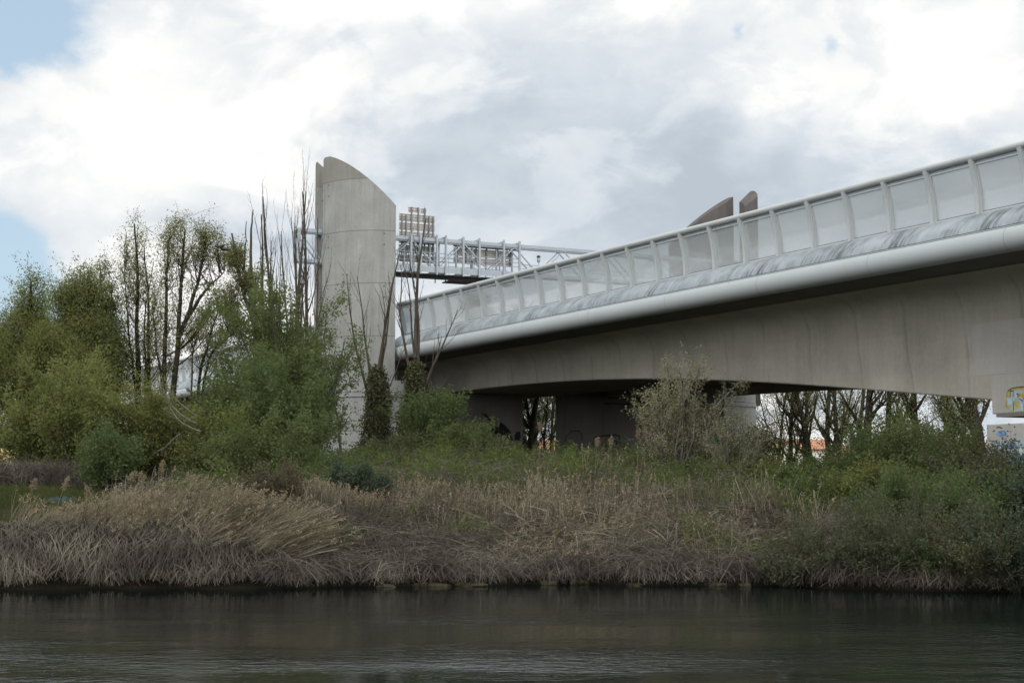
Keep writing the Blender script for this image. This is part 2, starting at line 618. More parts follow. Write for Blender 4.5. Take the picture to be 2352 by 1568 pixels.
M['grating'] = mat_flat('dark_grating', (0.05, 0.05, 0.05))
M['signback'] = mat_paint('sign_back_aluminium', (0.62, 0.585, 0.55), 0.5, 0.0, 0.3, (0.40, 0.38, 0.36))
M['signpost'] = mat_paint('sign_rib_steel', (0.20, 0.21, 0.22), 0.5, 0.4, 0.3)
M['bark_dark'] = mat_bark('dark_bark', (0.020, 0.017, 0.013), (0.055, 0.047, 0.036))
M['bark_mid'] = mat_bark('brown_bark', (0.045, 0.038, 0.030), (0.11, 0.095, 0.075))
M['bark_pale'] = mat_bark('grey_bark', (0.10, 0.092, 0.08), (0.23, 0.215, 0.19))
M['bark_moss'] = mat_bark('mossy_bark', (0.035, 0.042, 0.022), (0.10, 0.115, 0.06))
M['leaf_willow'] = mat_leaf('willow_leaf', [(0.1374, 0.1602, 0.0678), (0.1867, 0.2078, 0.0891), (0.2519, 0.2662, 0.1167)], 0.5, 0.5)
M['leaf_willow_y'] = mat_leaf('yellow_willow_leaf', [(0.1148, 0.1315, 0.0501), (0.1576, 0.1743, 0.0669), (0.2117, 0.2155, 0.0898)], 0.4, 0.5)
M['leaf_alder'] = mat_leaf('alder_leaf', [(0.1756, 0.1815, 0.0871), (0.2308, 0.2345, 0.1124), (0.2992, 0.2943, 0.1454)], 0.5, 0.6)
M['leaf_green'] = mat_leaf('fresh_green_leaf', [(0.0933, 0.1167, 0.0538), (0.1269, 0.1544, 0.0702), (0.1749, 0.2031, 0.0961)], 0.45, 0.5)
M['leaf_lush'] = mat_leaf('lush_green_leaf', [(0.0832, 0.1168, 0.0541), (0.1157, 0.1549, 0.07), (0.162, 0.2058, 0.0925)], 0.45, 0.5)
M['leaf_dark'] = mat_leaf('dark_evergreen_leaf', [(0.0465, 0.0668, 0.0459), (0.0657, 0.0903, 0.0607), (0.0965, 0.124, 0.0814)], 0.2, 0.9)
M['leaf_ivy'] = mat_leaf('ivy_leaf', [(0.0843, 0.0824, 0.0533), (0.1073, 0.109, 0.0653), (0.1319, 0.149, 0.0763)], 0.25, 0.8)
M['leaf_pale'] = mat_leaf('pale_bud_leaf', [(0.154, 0.154, 0.0847), (0.2772, 0.2695, 0.1694), (0.4004, 0.385, 0.2772)], 0.35, 0.8)
M['leaf_brown'] = mat_leaf('brown_dry_leaf', [(0.0638, 0.0544, 0.0404), (0.1083, 0.0908, 0.0674), (0.14, 0.1283, 0.0698)], 0.25, 0.8)
M['reed'] = mat_leaf('dry_reed', [(0.0761, 0.0659, 0.0503), (0.1793, 0.1574, 0.1206), (0.3599, 0.3248, 0.2583)], 0.3, 0.5)
M['reed_grey'] = mat_leaf('grey_dead_reed', [(0.0532, 0.0461, 0.0406), (0.126, 0.1107, 0.095), (0.2907, 0.2597, 0.2128)], 0.25, 0.6)
M['plume'] = mat_leaf('reed_plume', [(0.20, 0.155, 0.115), (0.29, 0.235, 0.18), (0.36, 0.30, 0.24)], 0.4, 0.5)
M['bramble_twig'] = mat_leaf('dead_bramble', [(0.0485, 0.0402, 0.0366), (0.1114, 0.096, 0.0851), (0.2519, 0.2254, 0.1881)], 0.15, 0.6)
M['bramble_leaf'] = mat_leaf('bramble_leaf', [(0.0926, 0.0909, 0.0462), (0.0893, 0.1223, 0.0455), (0.1227, 0.1556, 0.0572), (0.1655, 0.1942, 0.0731)], 0.4, 0.45)
M['leaf_osier'] = mat_leaf('osier_leaf', [(0.0814, 0.0916, 0.0558), (0.1091, 0.1225, 0.0764), (0.1522, 0.1656, 0.1098)], 0.4, 0.5)
M['grass'] = mat_leaf('grass_blade', [(0.036, 0.050, 0.020), (0.070, 0.088, 0.034), (0.115, 0.105, 0.056)], 0.35, 0.4)
M['roof'] = mat_flat('terracotta_tiles', (0.40, 0.20, 0.13), 0.3, 1.2)
M['wall_white'] = mat_flat('white_render', (0.78, 0.75, 0.68), 0.06, 0.6)
M['wall_ochre'] = mat_flat('ochre_render', (0.55, 0.40, 0.20), 0.2, 0.8)
M['window'] = mat_flat('dark_window', (0.04, 0.045, 0.05), 0.2, 1.0, 0.15)
M['tarp'] = mat_flat('teal_tarpaulin', (0.016, 0.036, 0.034), 0.5, 2.0, 0.6)
M['stone'] = mat_flat('grey_stone', (0.055, 0.054, 0.051), 0.5, 5.0)
M['stone_moss'] = mat_flat('mossy_stone', (0.042, 0.036, 0.020), 0.6, 5.0)
M['crow'] = mat_flat('black_feathers', (0.012, 0.012, 0.014), 0.3, 9.0, 0.5)
M['black_paint'] = mat_flat('black_spray_paint', (0.018, 0.018, 0.02), 0.2, 3.0, 0.6)
M['blue_paint'] = mat_flat('blue_spray_paint', (0.17, 0.30, 0.48), 0.5, 3.0, 0.6)
M['paleblue_paint'] = mat_flat('pale_blue_spray_paint', (0.42, 0.53, 0.60), 0.2, 4.0, 0.6)
M['yellow_paint'] = mat_flat('yellow_spray_paint', (0.46, 0.385, 0.13), 0.3, 5.0, 0.6)
M['white_paint'] = mat_flat('white_spray_paint', (0.62, 0.62, 0.62), 0.2, 2.5, 0.6)
M['red_paint'] = mat_flat('red_spray_paint', (0.50, 0.16, 0.17), 0.2, 2.5, 0.6)


# ------------------------------------------------------------------ terrain and water
def sstep(v, a, b):
    t = np.clip((v - a) / (b - a), 0, 1)
    return t * t * (3 - 2 * t)


def bank_y(x):
    x = np.asarray(x, float)
    y = np.interp(x, [-400, -18, -7, -3.5, 0, 6, 9, 14, 20, 400], [49.5, 50.0, 50.4, 51.4, 52.2, 52.0, 50.8, 48.6, 47.2, 46.0])
    return y + 0.25 * np.sin(x * 0.9) + 0.15 * np.sin(x * 2.3 + 1)


def lump(x, y):
    return (np.sin(x * 0.31 + 1.3) * np.cos(y * 0.27 + 0.4) * 0.5 + np.sin(x * 0.83 + y * 0.55) * 0.25 + np.sin(x * 1.9 - y * 1.3 + 2) * 0.12)


def ground(x, y):
    x = np.asarray(x, float)
    y = np.asarray(y, float)
    s = y - bank_y(x)
    zl = np.interp(s, [-300, -8, -1.5, 0, 0.9, 2.0, 8, 20, 30, 50, 90, 400], [-1.6, -1.5, -0.9, -0.05, 1.2, 1.8, 1.95, 2.8, 3.0, 3.2, 3.2, 3.0])
    zc = np.interp(s, [-300, -8, -1.5, 0, 0.8, 3, 7, 16, 27, 38, 52, 90, 400], [-1.6, -1.5, -0.9, -0.05, 0.45, 1.1, 1.75, 2.75, 3.75, 3.8, 3.5, 3.2, 3.0])
    w = sstep(x, -11.5, -5.5)
    z = zl * (1 - w) + zc * w
    amp = np.clip(s / 6, 0, 1) * np.where(y < 140, 0.35, 0.0)
    return z + lump(x, y) * amp


def build_ground():
    xs = np.concatenate([[-3000, -1200, -500, -250, -140, -90, -60], np.arange(-44, 44.1, 0.55), [60, 90, 140, 250, 500, 1200, 3000]])
    ys = np.concatenate([[-300, -120, 0, 30, 40], np.arange(44.5, 62, 0.4), np.arange(62, 112, 1.0), [118, 128, 140, 170, 220, 300, 500, 1000, 2000, 3500]])
    X, Y = np.meshgrid(xs, ys)
    V = np.stack([X, Y, ground(X, Y)], -1).reshape(-1, 3)
    nx, ny = len(xs), len(ys)
    i, j = np.meshgrid(np.arange(nx - 1), np.arange(ny - 1))
    a = (j * nx + i).ravel()
    Q = np.stack([a, a + 1, a + nx + 1, a + nx], -1)
    m, t, out = new_mat('earth')
    co = obj_co(t)
    n1 = t.noise(co, 0.6, 6, 0.6)
    n2 = t.noise(co, 4.0, 5, 0.6)
    base = t.ramp(t.m('ADD', t.m('MULTIPLY', n1, 0.6), t.m('MULTIPLY', n2, 0.4)), [(0.32, (0.014, 0.012, 0.009)), (0.5, (0.026, 0.022, 0.015)), (0.68, (0.024, 0.030, 0.013))])
    principled(t, out, base, 0.95, 0, 0.1, n2, 0.6, 0.1)
    o = fast_obj('ground', V, Q, m, None, True)
    tag(o, kind='structure')


def build_water():
    m, t, out = new_mat('river_water')
    co = obj_co(t)
    x, y, z = t.sep(co)
    # wind ripples: short crests lying across the view, in patches
    v1 = t.comb(t.m('MULTIPLY', x, 1.5), t.m('MULTIPLY', y, 2.4), 0.0)
    r1 = t.noise(v1, 0.35, 3, 0.5, 0.6)
    r2 = t.noise(v1, 1.6, 3, 0.55, 0.5)
    r3 = t.noise(t.vm('ADD', v1, (9, 3, 0)), 4.0, 3, 0.5)
    patch = t.ss(t.noise(t.comb(t.m('MULTIPLY', x, 0.06), t.m('MULTIPLY', y, 0.16), 0.0), 1.0, 3, 0.5), 0.38, 0.62, 0.16, 1.0)
    near = t.ss(y, 30.0, 45.0, 1.0, 0.22)
    h = t.m('ADD', t.m('MULTIPLY', r1, 0.022), t.m('ADD', t.m('MULTIPLY', r2, 0.042), t.m('MULTIPLY', r3, 0.009)))
    h = t.m('MULTIPLY', h, t.m('MULTIPLY', patch, near))
    b = t.new('ShaderNodeBump')
    b.inputs['Strength'].default_value = 1.0
    b.inputs['Distance'].default_value = 1.0
    t.put(b.inputs['Height'], h)
    p = t.new('ShaderNodeBsdfPrincipled')
    t.put(p.inputs['Base Color'], (0.003, 0.0075, 0.0075))
    p.inputs['Roughness'].default_value = 0.05
    p.inputs['IOR'].default_value = 1.33
    p.inputs['Specular IOR Level'].default_value = 0.5
    t.l.new(b.outputs[0], p.inputs['Normal'])
    t.l.new(p.outputs[0], out.inputs[0])
    xs = np.linspace(-400, 400, 41)
    ys = np.linspace(-250, 54, 39)
    X, Y = np.meshgrid(xs, ys)
    V = np.stack([X, Y, np.zeros_like(X)], -1).reshape(-1, 3)
    nx = len(xs)
    i, j = np.meshgrid(np.arange(len(xs) - 1), np.arange(len(ys) - 1))
    a = (j * nx + i).ravel()
    o = fast_obj('water', V, np.stack([a, a + 1, a + nx + 1, a + nx], -1), m)
    tag(o, kind='structure')


build_ground()
build_water()

# ------------------------------------------------------------------ the bridge
BR_A = R(27.0)                       # bridge axis, turned left from the view axis
BX, BY = 18.446, 57.07
d_ = np.array([-math.sin(BR_A), math.cos(BR_A)])
p_ = np.array([math.cos(BR_A), math.sin(BR_A)])


def loc2w(p, u):
    return np.array([BX, BY]) + p * p_ + u * d_


def uv_on_plane(px, o):
    """u on the line p=o that projects to column px (approximately level rays)"""
    best = None
    us = np.linspace(-25, 180, 20501)
    w = np.array([BX, BY])[None] + o * p_[None] + us[:, None] * d_[None]
    r = (px - 1176) / FPX / (cp - 0.0 * sp)
    return us[np.argmin(np.abs(w[:, 0] / w[:, 1] - r))]


def zpix(px, py, o):
    """height at which the plane p=o is seen at pixel (px,py), with u"""
    us = np.linspace(-25, 180, 20501)
    w = np.array([BX, BY])[None] + o * p_[None] + us[:, None] * d_[None]
    yc = (784 - py) / FPX
    r = (px - 1176) / FPX / (cp - yc * sp)
    k = np.argmin(np.abs(w[:, 0] / w[:, 1] - r))
    Y = w[k, 1]
    return us[k], at(px, py, Y)[2]


Z_POST, Z_SILL = 15.32, 13.30
UMIN, UMAX = -14.0, 150.0
U_TW = 60.0      # tower axis along the bridge


def ulist(a, b, step=2.5):
    n = max(1, int(round((b - a) / step)))
    return list(np.linspace(a, b, n + 1))


bridge = empty('road_bridge', (BX, BY, 0), BR_A)
tag(bridge, 'long concrete road bridge with white rounded edge and curved glass noise screens', 'bridge')


WEB = 3.9            # set-back of the girder web from the screen line


def build_bridge():
    web_o = WEB
    # curved lower edge of the near web, read at columns of the photograph
    pts = [zpix(px, py, web_o) for px, py in [(1000, 905), (1100, 893), (1250, 878), (1360, 873), (1470, 870), (1640, 872), (1770, 879), (1900, 888), (2080, 902), (2270, 918)]]
    pts.sort()
    uu = np.array([q[0] for q in pts])
    zz = np.array([q[1] for q in pts])
    co = np.polyfit(uu, zz, 4)
    u_lo, u_hi = uu[0], uu[-1]
    us = list(np.linspace(u_lo - 9.0, u_hi, 46))

    def zb(u):
        return float(np.polyval(co, max(u, u_lo - 1.0)))
    # twin haunched box girders; the near one shows its web
    top = 11.72
    for pa, pb in ((web_o, 12.6), (16.6, 24.0)):
        V, F = [], []
        for u in us:
            z = zb(u)
            # the web sweeps out into the cantilever in a wide curve
            fil = [(pa - 1.5, top), (pa - 1.5, 11.60), (pa - 1.05, 11.55), (pa - 0.70, 11.46), (pa - 0.42, 11.31), (pa - 0.20, 11.08), (pa - 0.07, 10.80), (pa - 0.015, 10.4)] if pa < 10 else [(pa, top), (pa, 10.6), (pa, 10.4), (pa, 10.2), (pa, 10.1), (pa, 10.0), (pa, 9.9), (pa, 9.8)]
            V += [(a_, u, b_) for a_, b_ in fil] + [(pa, u, min(9.3, z + 0.3) if z < 9 else z + 0.1), (pa, u, z + 0.05), (pa + 0.05, u, z), (pb, u, z), (pb, u, top)]
        k_ = 13
        for i in range(len(us) - 1):
            for j in range(k_):
                j2 = (j + 1) % k_
                F.append((i * k_ + j, i * k_ + j2, i * k_ + k_ + j2, i * k_ + k_ + j))
        n = (len(us) - 1) * k_
        F += [tuple(range(k_)), tuple(n + q for q in range(k_ - 1, -1, -1))]
        mb = MB()
        mb.raw(V, F)
        mb.obj('girder', M['girder'], bridge, 30)
        mb = MB()
        pc = pa + 2.0 if pa < 10 else pa
        mb.extrude_y([(pc, top), (pc, 9.47), (pb - 0.6, 9.47), (pb - 0.6, top)], [u_hi + 0.004, 66.9 if pa < 10 else 59.2])
        mb.obj('pier_head', M['girder'], bridge)
        if pa > 10:
            continue
        # second span beyond the tower
        mb = MB()
        mb.extrude_y([(pa, top), (pa, 9.3), (pb - 0.6, 9.3), (pb - 0.6, top)], ulist(67, UMAX, 10))
        mb.obj('girder', M['girder'], bridge)
    # deck slab
    mb = MB()
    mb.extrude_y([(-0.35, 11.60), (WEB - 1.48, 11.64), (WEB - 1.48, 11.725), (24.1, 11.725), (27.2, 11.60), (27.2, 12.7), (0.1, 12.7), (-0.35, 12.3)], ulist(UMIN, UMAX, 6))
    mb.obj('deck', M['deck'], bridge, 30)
    # rounded white edge beam
    prof = [(-0.36, 12.38), (-0.80, 12.405)]
    for k in range(0, 13):
        a = R(62 - k * 14.5)
        prof.append((-0.62 - 0.36 * math.cos(a), 11.98 + 0.44 * math.sin(a) if a > 0 else 11.98 + 0.44 * math.sin(a)))
    prof = [(-0.36, 12.385), (-0.80, 12.40), (-0.90, 12.30), (-0.965, 12.14), (-0.99, 11.98), (-0.965, 11.83), (-0.90, 11.70), (-0.80, 11.61), (-0.68, 11.555), (-0.54, 11.54), (-0.36, 11.56)]
    segs = [(UMIN, 57.0), (65.5, UMAX)]
    for a, b in segs:
        mb = MB()
        mb.extrude_y(prof, ulist(a, b, 5))
        mb.obj('edge_beam', M['fascia'], bridge, 28)
        # weathered gutter panel above it
        gp = [(0.24, 13.29), (0.02, 13.27), (-0.22, 13.19), (-0.43, 13.05), (-0.60, 12.87), (-0.72, 12.68), (-0.78, 12.47), (-0.70, 12.45), (-0.3, 12.45), (0.24, 12.75)]
        mb = MB()
        mb.extrude_y(gp, ulist(a, b, 5))
        mb.obj('gutter_panel', M['gutter'], bridge, 30)
        mb = MB()
        mb.extrude_y([(-0.83, 12.402), (-0.83, 12.432), (-0.3, 12.437), (-0.3, 12.402)], ulist(a, b, 20))
        mb.obj('drip_strip', M['post'], bridge)
        mb = MB()
        mb.extrude_y([(-0.62, 12.4345), (-0.62, 12.455), (-0.25, 12.455), (-0.25, 12.4345)], ulist(a, b, 20))
        mb.obj('gasket', M['joint'], bridge)
    # top rail with sleeve joints
    mb = MB()
    for a, b in [(UMIN, 57.7), (65.0, UMAX)]:
        us2 = ulist(a, b, 5)
        mb.tube([(-0.02, u, Z_POST + 0.13) for u in us2], 0.137, 14)
    for k in range(-5, 57):
        u = 2.5 * k + 0.42
        if u < UMIN + 0.3 or 56.5 < u < 65.4:
            continue
        mb.tube([(-0.02, u - 0.012, Z_POST + 0.13), (-0.02, u + 0.012, Z_POST + 0.13)], 0.1385, 14)
    mb.obj('top_rail', M['rail'], bridge, 50)

    def oo(z):
        s = (z - Z_SILL) / (Z_POST - Z_SILL)
        return 0.34 * (1 - s ** 2.2)
    zs = np.linspace(Z_SILL, Z_POST + 0.03, 8)
    # one post and one pane of each kind, then copies
    mb = MB()
    hw, dep = 0.085, 0.28
    V, F = [], []
    for z in zs:
        o = oo(min(z, Z_POST))
        V += [(o - dep * 0.62, -hw, z), (o + dep * 0.5, -hw, z), (o + dep * 0.5, hw, z), (o - dep * 0.62, hw, z)]
    for i in range(len(zs) - 1):
        for j in range(4):
            j2 = (j + 1) % 4
            F.append((i * 4 + j, i * 4 + j2, i * 4 + 4 + j2, i * 4 + 4 + j))
    n = (len(zs) - 1) * 4
    F += [(3, 2, 1, 0), (n, n + 1, n + 2, n + 3)]
    mb.raw(V, F)
    post0 = mb.obj('screen_post', M['post'], bridge, 40)
    zt, zl = Z_POST - 0.17, Z_SILL + 0.09
    mb = MB()
    zg = np.linspace(zl, zt, 9)
    V, F = [], []
    for z in zg:
        o = oo(z) + 0.015
        V += [(o, hw + 0.045, z), (o, 2.5 - hw - 0.045, z), (o + 0.015, 2.5 - hw - 0.045, z), (o + 0.015, hw + 0.045, z)]
    for i in range(len(zg) - 1):
        for j in range(4):
            j2 = (j + 1) % 4
            F.append((i * 4 + j, i * 4 + j2, i * 4 + 4 + j2, i * 4 + 4 + j))
    n = (len(zg) - 1) * 4
    F += [(3, 2, 1, 0), (n, n + 1, n + 2, n + 3)]
    mb.raw(V, F)
    pane0 = mb.obj('glass_pane', M['glass'], bridge, 40)
    # frame round the pane: two curved stiles, a head bar, a sill
    mb = MB()
    for y0, y1 in ((hw + 0.002, hw + 0.045), (2.5 - hw - 0.045, 2.5 - hw - 0.002)):
        V, F = [], []
        for z in zg:
            o = oo(z)
            V += [(o - 0.05, y0, z), (o + 0.07, y0, z), (o + 0.07, y1, z), (o - 0.05, y1, z)]
        for i in range(len(zg) - 1):
            for j in range(4):
                j2 = (j + 1) % 4
                F.append((i * 4 + j, i * 4 + j2, i * 4 + 4 + j2, i * 4 + 4 + j))
        mb.raw(V, F)
    o = oo(zt)
    mb.box(o - 0.03, o + 0.06, hw + 0.002, 2.5 - hw - 0.002, zt, zt + 0.055)
    mb.box(0.34 - 0.06, 0.34 + 0.07, hw + 0.002, 2.5 - hw - 0.002, Z_SILL, zl)
    frame0 = mb.obj('pane_frame', M['post'], bridge, 40)
    # grey closing strip between head bar and rail, dark seal along the foot of the pane
    mb = MB()
    mb.box(o + 0.0, o + 0.03, hw + 0.002, 2.5 - hw - 0.002, zt + 0.075, Z_POST + 0.01)
    strip0 = mb.obj('closing_strip', M['galv'], bridge, 40)
    mb = MB()
    ob = oo(zl + 0.02)
    mb.box(ob - 0.022, ob + 0.012, hw + 0.05, 2.5 - hw - 0.05, zl + 0.002, zl + 0.03)
    seal0 = mb.obj('pane_seal', M['joint'], bridge, 40)
    first = True
    for k in range(-5, 57):
        u = 2.5 * k
        if 58.0 < u < 66.0:
            continue
        for src in (post0, pane0, frame0, strip0, seal0):
            if src is not post0 and u == 57.5:
                continue
            c = src if first else src.copy()
            if not first:
                link(c, bridge)
            c.location = (0, u, 0)
        first = False
    # far edge of the deck: edge beam, rail and screen in one simple run
    mb = MB()
    mb.extrude_y([(27.21, 11.55), (27.8, 11.8), (27.85, 12.3), (27.21, 12.45)], ulist(UMIN, UMAX, 10))
    mb.obj('edge_beam', M['fascia'], bridge, 30)
    mb = MB()
    mb.extrude_y([(26.6, 12.71), (26.6, 13.5), (26.85, 13.5), (26.85, 12.71)], ulist(UMIN, UMAX, 10))
    mb.obj('far_parapet', M['post'], bridge)
    return zb, u_lo


zb_web, U_LO = build_bridge()


def build_piers():
    # ---- right-hand bearing block and pier (edge of frame)
    u1, _ = zpix(2278, 930, WEB - 0.04)
    zbt = zpix(2330, 948, WEB - 0.04)[1]
    mb = MB()
    mb.box(WEB - 0.04, 23.9, u1 - 12, u1, zbt, 7.6)
    mb.obj('bearing_block', M['block'], bridge, 30, 0.03)
    zsh = zpix(2290, 738, WEB - 0.02)[1]
    u2, _ = zpix(2232, 738, WEB - 0.02)
    mb = MB()
    mb.box(WEB - 0.02, WEB + 1.0, u1 - 11.5, u2, 7.604, zsh)
    mb.obj('haunch_panel', M['block'], bridge, 30)
    mb = MB()
    mb.box(WEB - 0.2, 24.0, u1 - 11.8, u1 - 0.4, zbt - 0.14, zbt - 0.004)
    mb.obj('ledge', M['pier'], bridge, 30)
    # graffiti letters on the block
    graffiti('graffiti', [([(2309, 926), (2312, 899), (2322, 891), (2336, 887), (2352, 886), (2370, 887), (2395, 889), (2398, 944), (2318, 946), (2320, 939), (2309, 935)], 'yellow_paint', 0.0),
                          ([(2313, 913), (2319, 913), (2319, 899), (2326, 898), (2326, 911), (2333, 911), (2333, 921), (2327, 921), (2327, 943), (2320, 943), (2320, 930), (2313, 930)], 'paleblue_paint', 0.004),
                          ([(2329, 897), (2341, 893), (2348, 895), (2348, 903), (2338, 903), (2338, 912), (2349, 913), (2350, 943), (2331, 944), (2331, 936), (2342, 934), (2341, 922), (2330, 921)], 'paleblue_paint', 0.004),
                          ([(2355, 893), (2380, 893), (2380, 940), (2355, 941)], 'paleblue_paint', 0.004),
                          ([(2314, 897), (2322, 891), (2338, 888), (2352, 887), (2390, 889), (2390, 890.5), (2352, 889), (2338, 890), (2323, 893), (2315, 899)], 'black_paint', 0.004),
                          ([(2319.4, 897), (2327, 896), (2327, 898), (2321, 899), (2321, 912), (2319.4, 912)], 'black_paint', 0.008),
                          ([(2326.5, 920.5), (2328, 920.5), (2328, 943), (2326.5, 943)], 'black_paint', 0.008),
                          ([(2334, 903), (2339, 903), (2339, 912), (2337, 912), (2337, 905), (2334, 905)], 'black_paint', 0.008),
                          ([(2341, 914), (2350, 920), (2350, 922), (2342, 917)], 'black_paint', 0.008)], WEB - 0.048, bridge)
    # pier below
    o = WEB - 0.5
    u3, zpt = zpix(2265, 975, o)
    w = loc2w(0, 0)
    pier = empty('bridge_pier', (BX, BY, 0), BR_A)
    tag(pier, 'pale concrete pier with blue and red graffiti at right edge below the bridge', 'pier')
    mb = MB()
    mb.box(o, 24.0, u3 - 9, u3, 0.5, zpt)
    mb.obj('wall', M['block'], pier, 30, 0.03)
    mb = MB()
    for pp in (4.6, 9.0, 14.0, 21.0):
        mb.box(pp, pp + 0.9, u3 - 3.2, u3 - 1.8, zpt, zbt - 0.145)
    mb.obj('bearing', M['pier'], pier)
    rg = random.Random(4)

    def blot(cx, cy, rx, ry, n=15):
        return [(cx + rx * math.cos(2 * math.pi * i / n) * rg.uniform(0.7, 1.2), cy - ry * math.sin(2 * math.pi * i / n) * rg.uniform(0.7, 1.2)) for i in range(n)]
    graffiti('graffiti', [(blot(2301, 995, 13, 8), 'blue_paint', 0.0), ([(2268, 1022), (2285, 1014), (2310, 1009), (2352, 1010), (2380, 1012), (2380, 1062), (2300, 1064), (2268, 1052)], 'paleblue_paint', 0.0),
                          (blot(2335, 1052, 24, 17), 'blue_paint', 0.004), (blot(2300, 1048, 14, 10), 'blue_paint', 0.004), (blot(2318, 1024, 22, 6), 'blue_paint', 0.004),
                          (blot(2272, 1028, 6, 3.5), 'red_paint', 0.004), (blot(2345, 1035, 4, 9), 'white_paint', 0.008),
                          ([(2288, 981), (2294, 979), (2302, 982), (2302, 984), (2294, 981.5), (2289, 983)], 'black_paint', 0.004)], o - 0.004, pier)


def graffiti(name, shapes, o, parent, plane='p'):
    """flat sprayed shapes on the plane p=o (or u=o): polygons given in photo columns and rows, kept on that wall"""
    done = {}
    for poly, mat, off in shapes:
        mb = done.setdefault((mat, off), MB())
        P = []
        for px, py in poly:
            if plane == 'p':
                u, z = zpix(px, py, o - off)
                P.append((o - off, u, z))
            else:
                ps = np.linspace(-6, 40, 9201)
                w = np.array([BX, BY])[None] + ps[:, None] * p_[None] + (o - off) * d_[None]
                yc = (784 - py) / FPX
                r = (px - 1176) / FPX / (cp - yc * sp)
                k = np.argmin(np.abs(w[:, 0] / w[:, 1] - r))
                P.append((ps[k], o - off, at(px, py, w[k, 1])[2]))
        mb.poly(P)
    for (mat, off), mb in done.items():
        mb.obj(name, M[mat], parent)


# tower centre: slot apex at column ~744, shell end at column ~901
TA, TB = 3.75, 4.5        # half-axes across and along the bridge
TC_P, TC_U = -1.15, U_TW


def p_on_u(px, u, py=784):
    ps = np.linspace(-12, 60, 14401)
    w = np.array([BX, BY])[None] + ps[:, None] * p_[None] + u * d_[None]
    r = (px - 1176) / FPX / (cp - (784 - py) / FPX * sp)
    k = np.argmin(np.abs(w[:, 0] / w[:, 1] - r))
    return ps[k], w[k, 1]


def shell(mb, sgn_u, sgn_p, th0, th1, n, zA, z0, t, slot, da=0.0):
    """part of a half-elliptic wall: outer ellipse TA x TB, wall t, top cut on a 45 degree plane"""
    ring = []
    for i in range(n + 1):
        th = th0 + (th1 - th0) * i / n
        for a, b in ((TA + da, TB + da), (TA + da - t, TB + da - t)):
            ring.append((-a * math.cos(th), b * math.sin(th)))
    V, F = [], []
    k = 1.0
    for (p, u) in ring:
        u = max(u, slot)
        zt = zA - k * max(0, (p + TA + da) - 0.16) - (0.10 if p + TA + da < 0.05 else 0.0)
        for z in (z0, zt):
            V.append((sgn_p * p, sgn_u * u, z))
    m = len(ring) // 2

    def id(i, io, tb):
        return (i * 2 + io) * 2 + tb
    for i in range(m - 1):
        F.append((id(i, 0, 0), id(i + 1, 0, 0), id(i + 1, 0, 1), id(i, 0, 1)))
        F.append((id(i, 1, 0), id(i, 1, 1), id(i + 1, 1, 1), id(i + 1, 1, 0)))
        F.append((id(i, 0, 1), id(i + 1, 0, 1), id(i + 1, 1, 1), id(i, 1, 1)))
        F.append((id(i, 0, 0), id(i, 1, 0), id(i + 1, 1, 0), id(i + 1, 0, 0)))
    for i in (0, m - 1):
        F.append((id(i, 0, 0), id(i, 0, 1), id(i, 1, 1), id(i, 1, 0)))
    mb.raw(V, F)


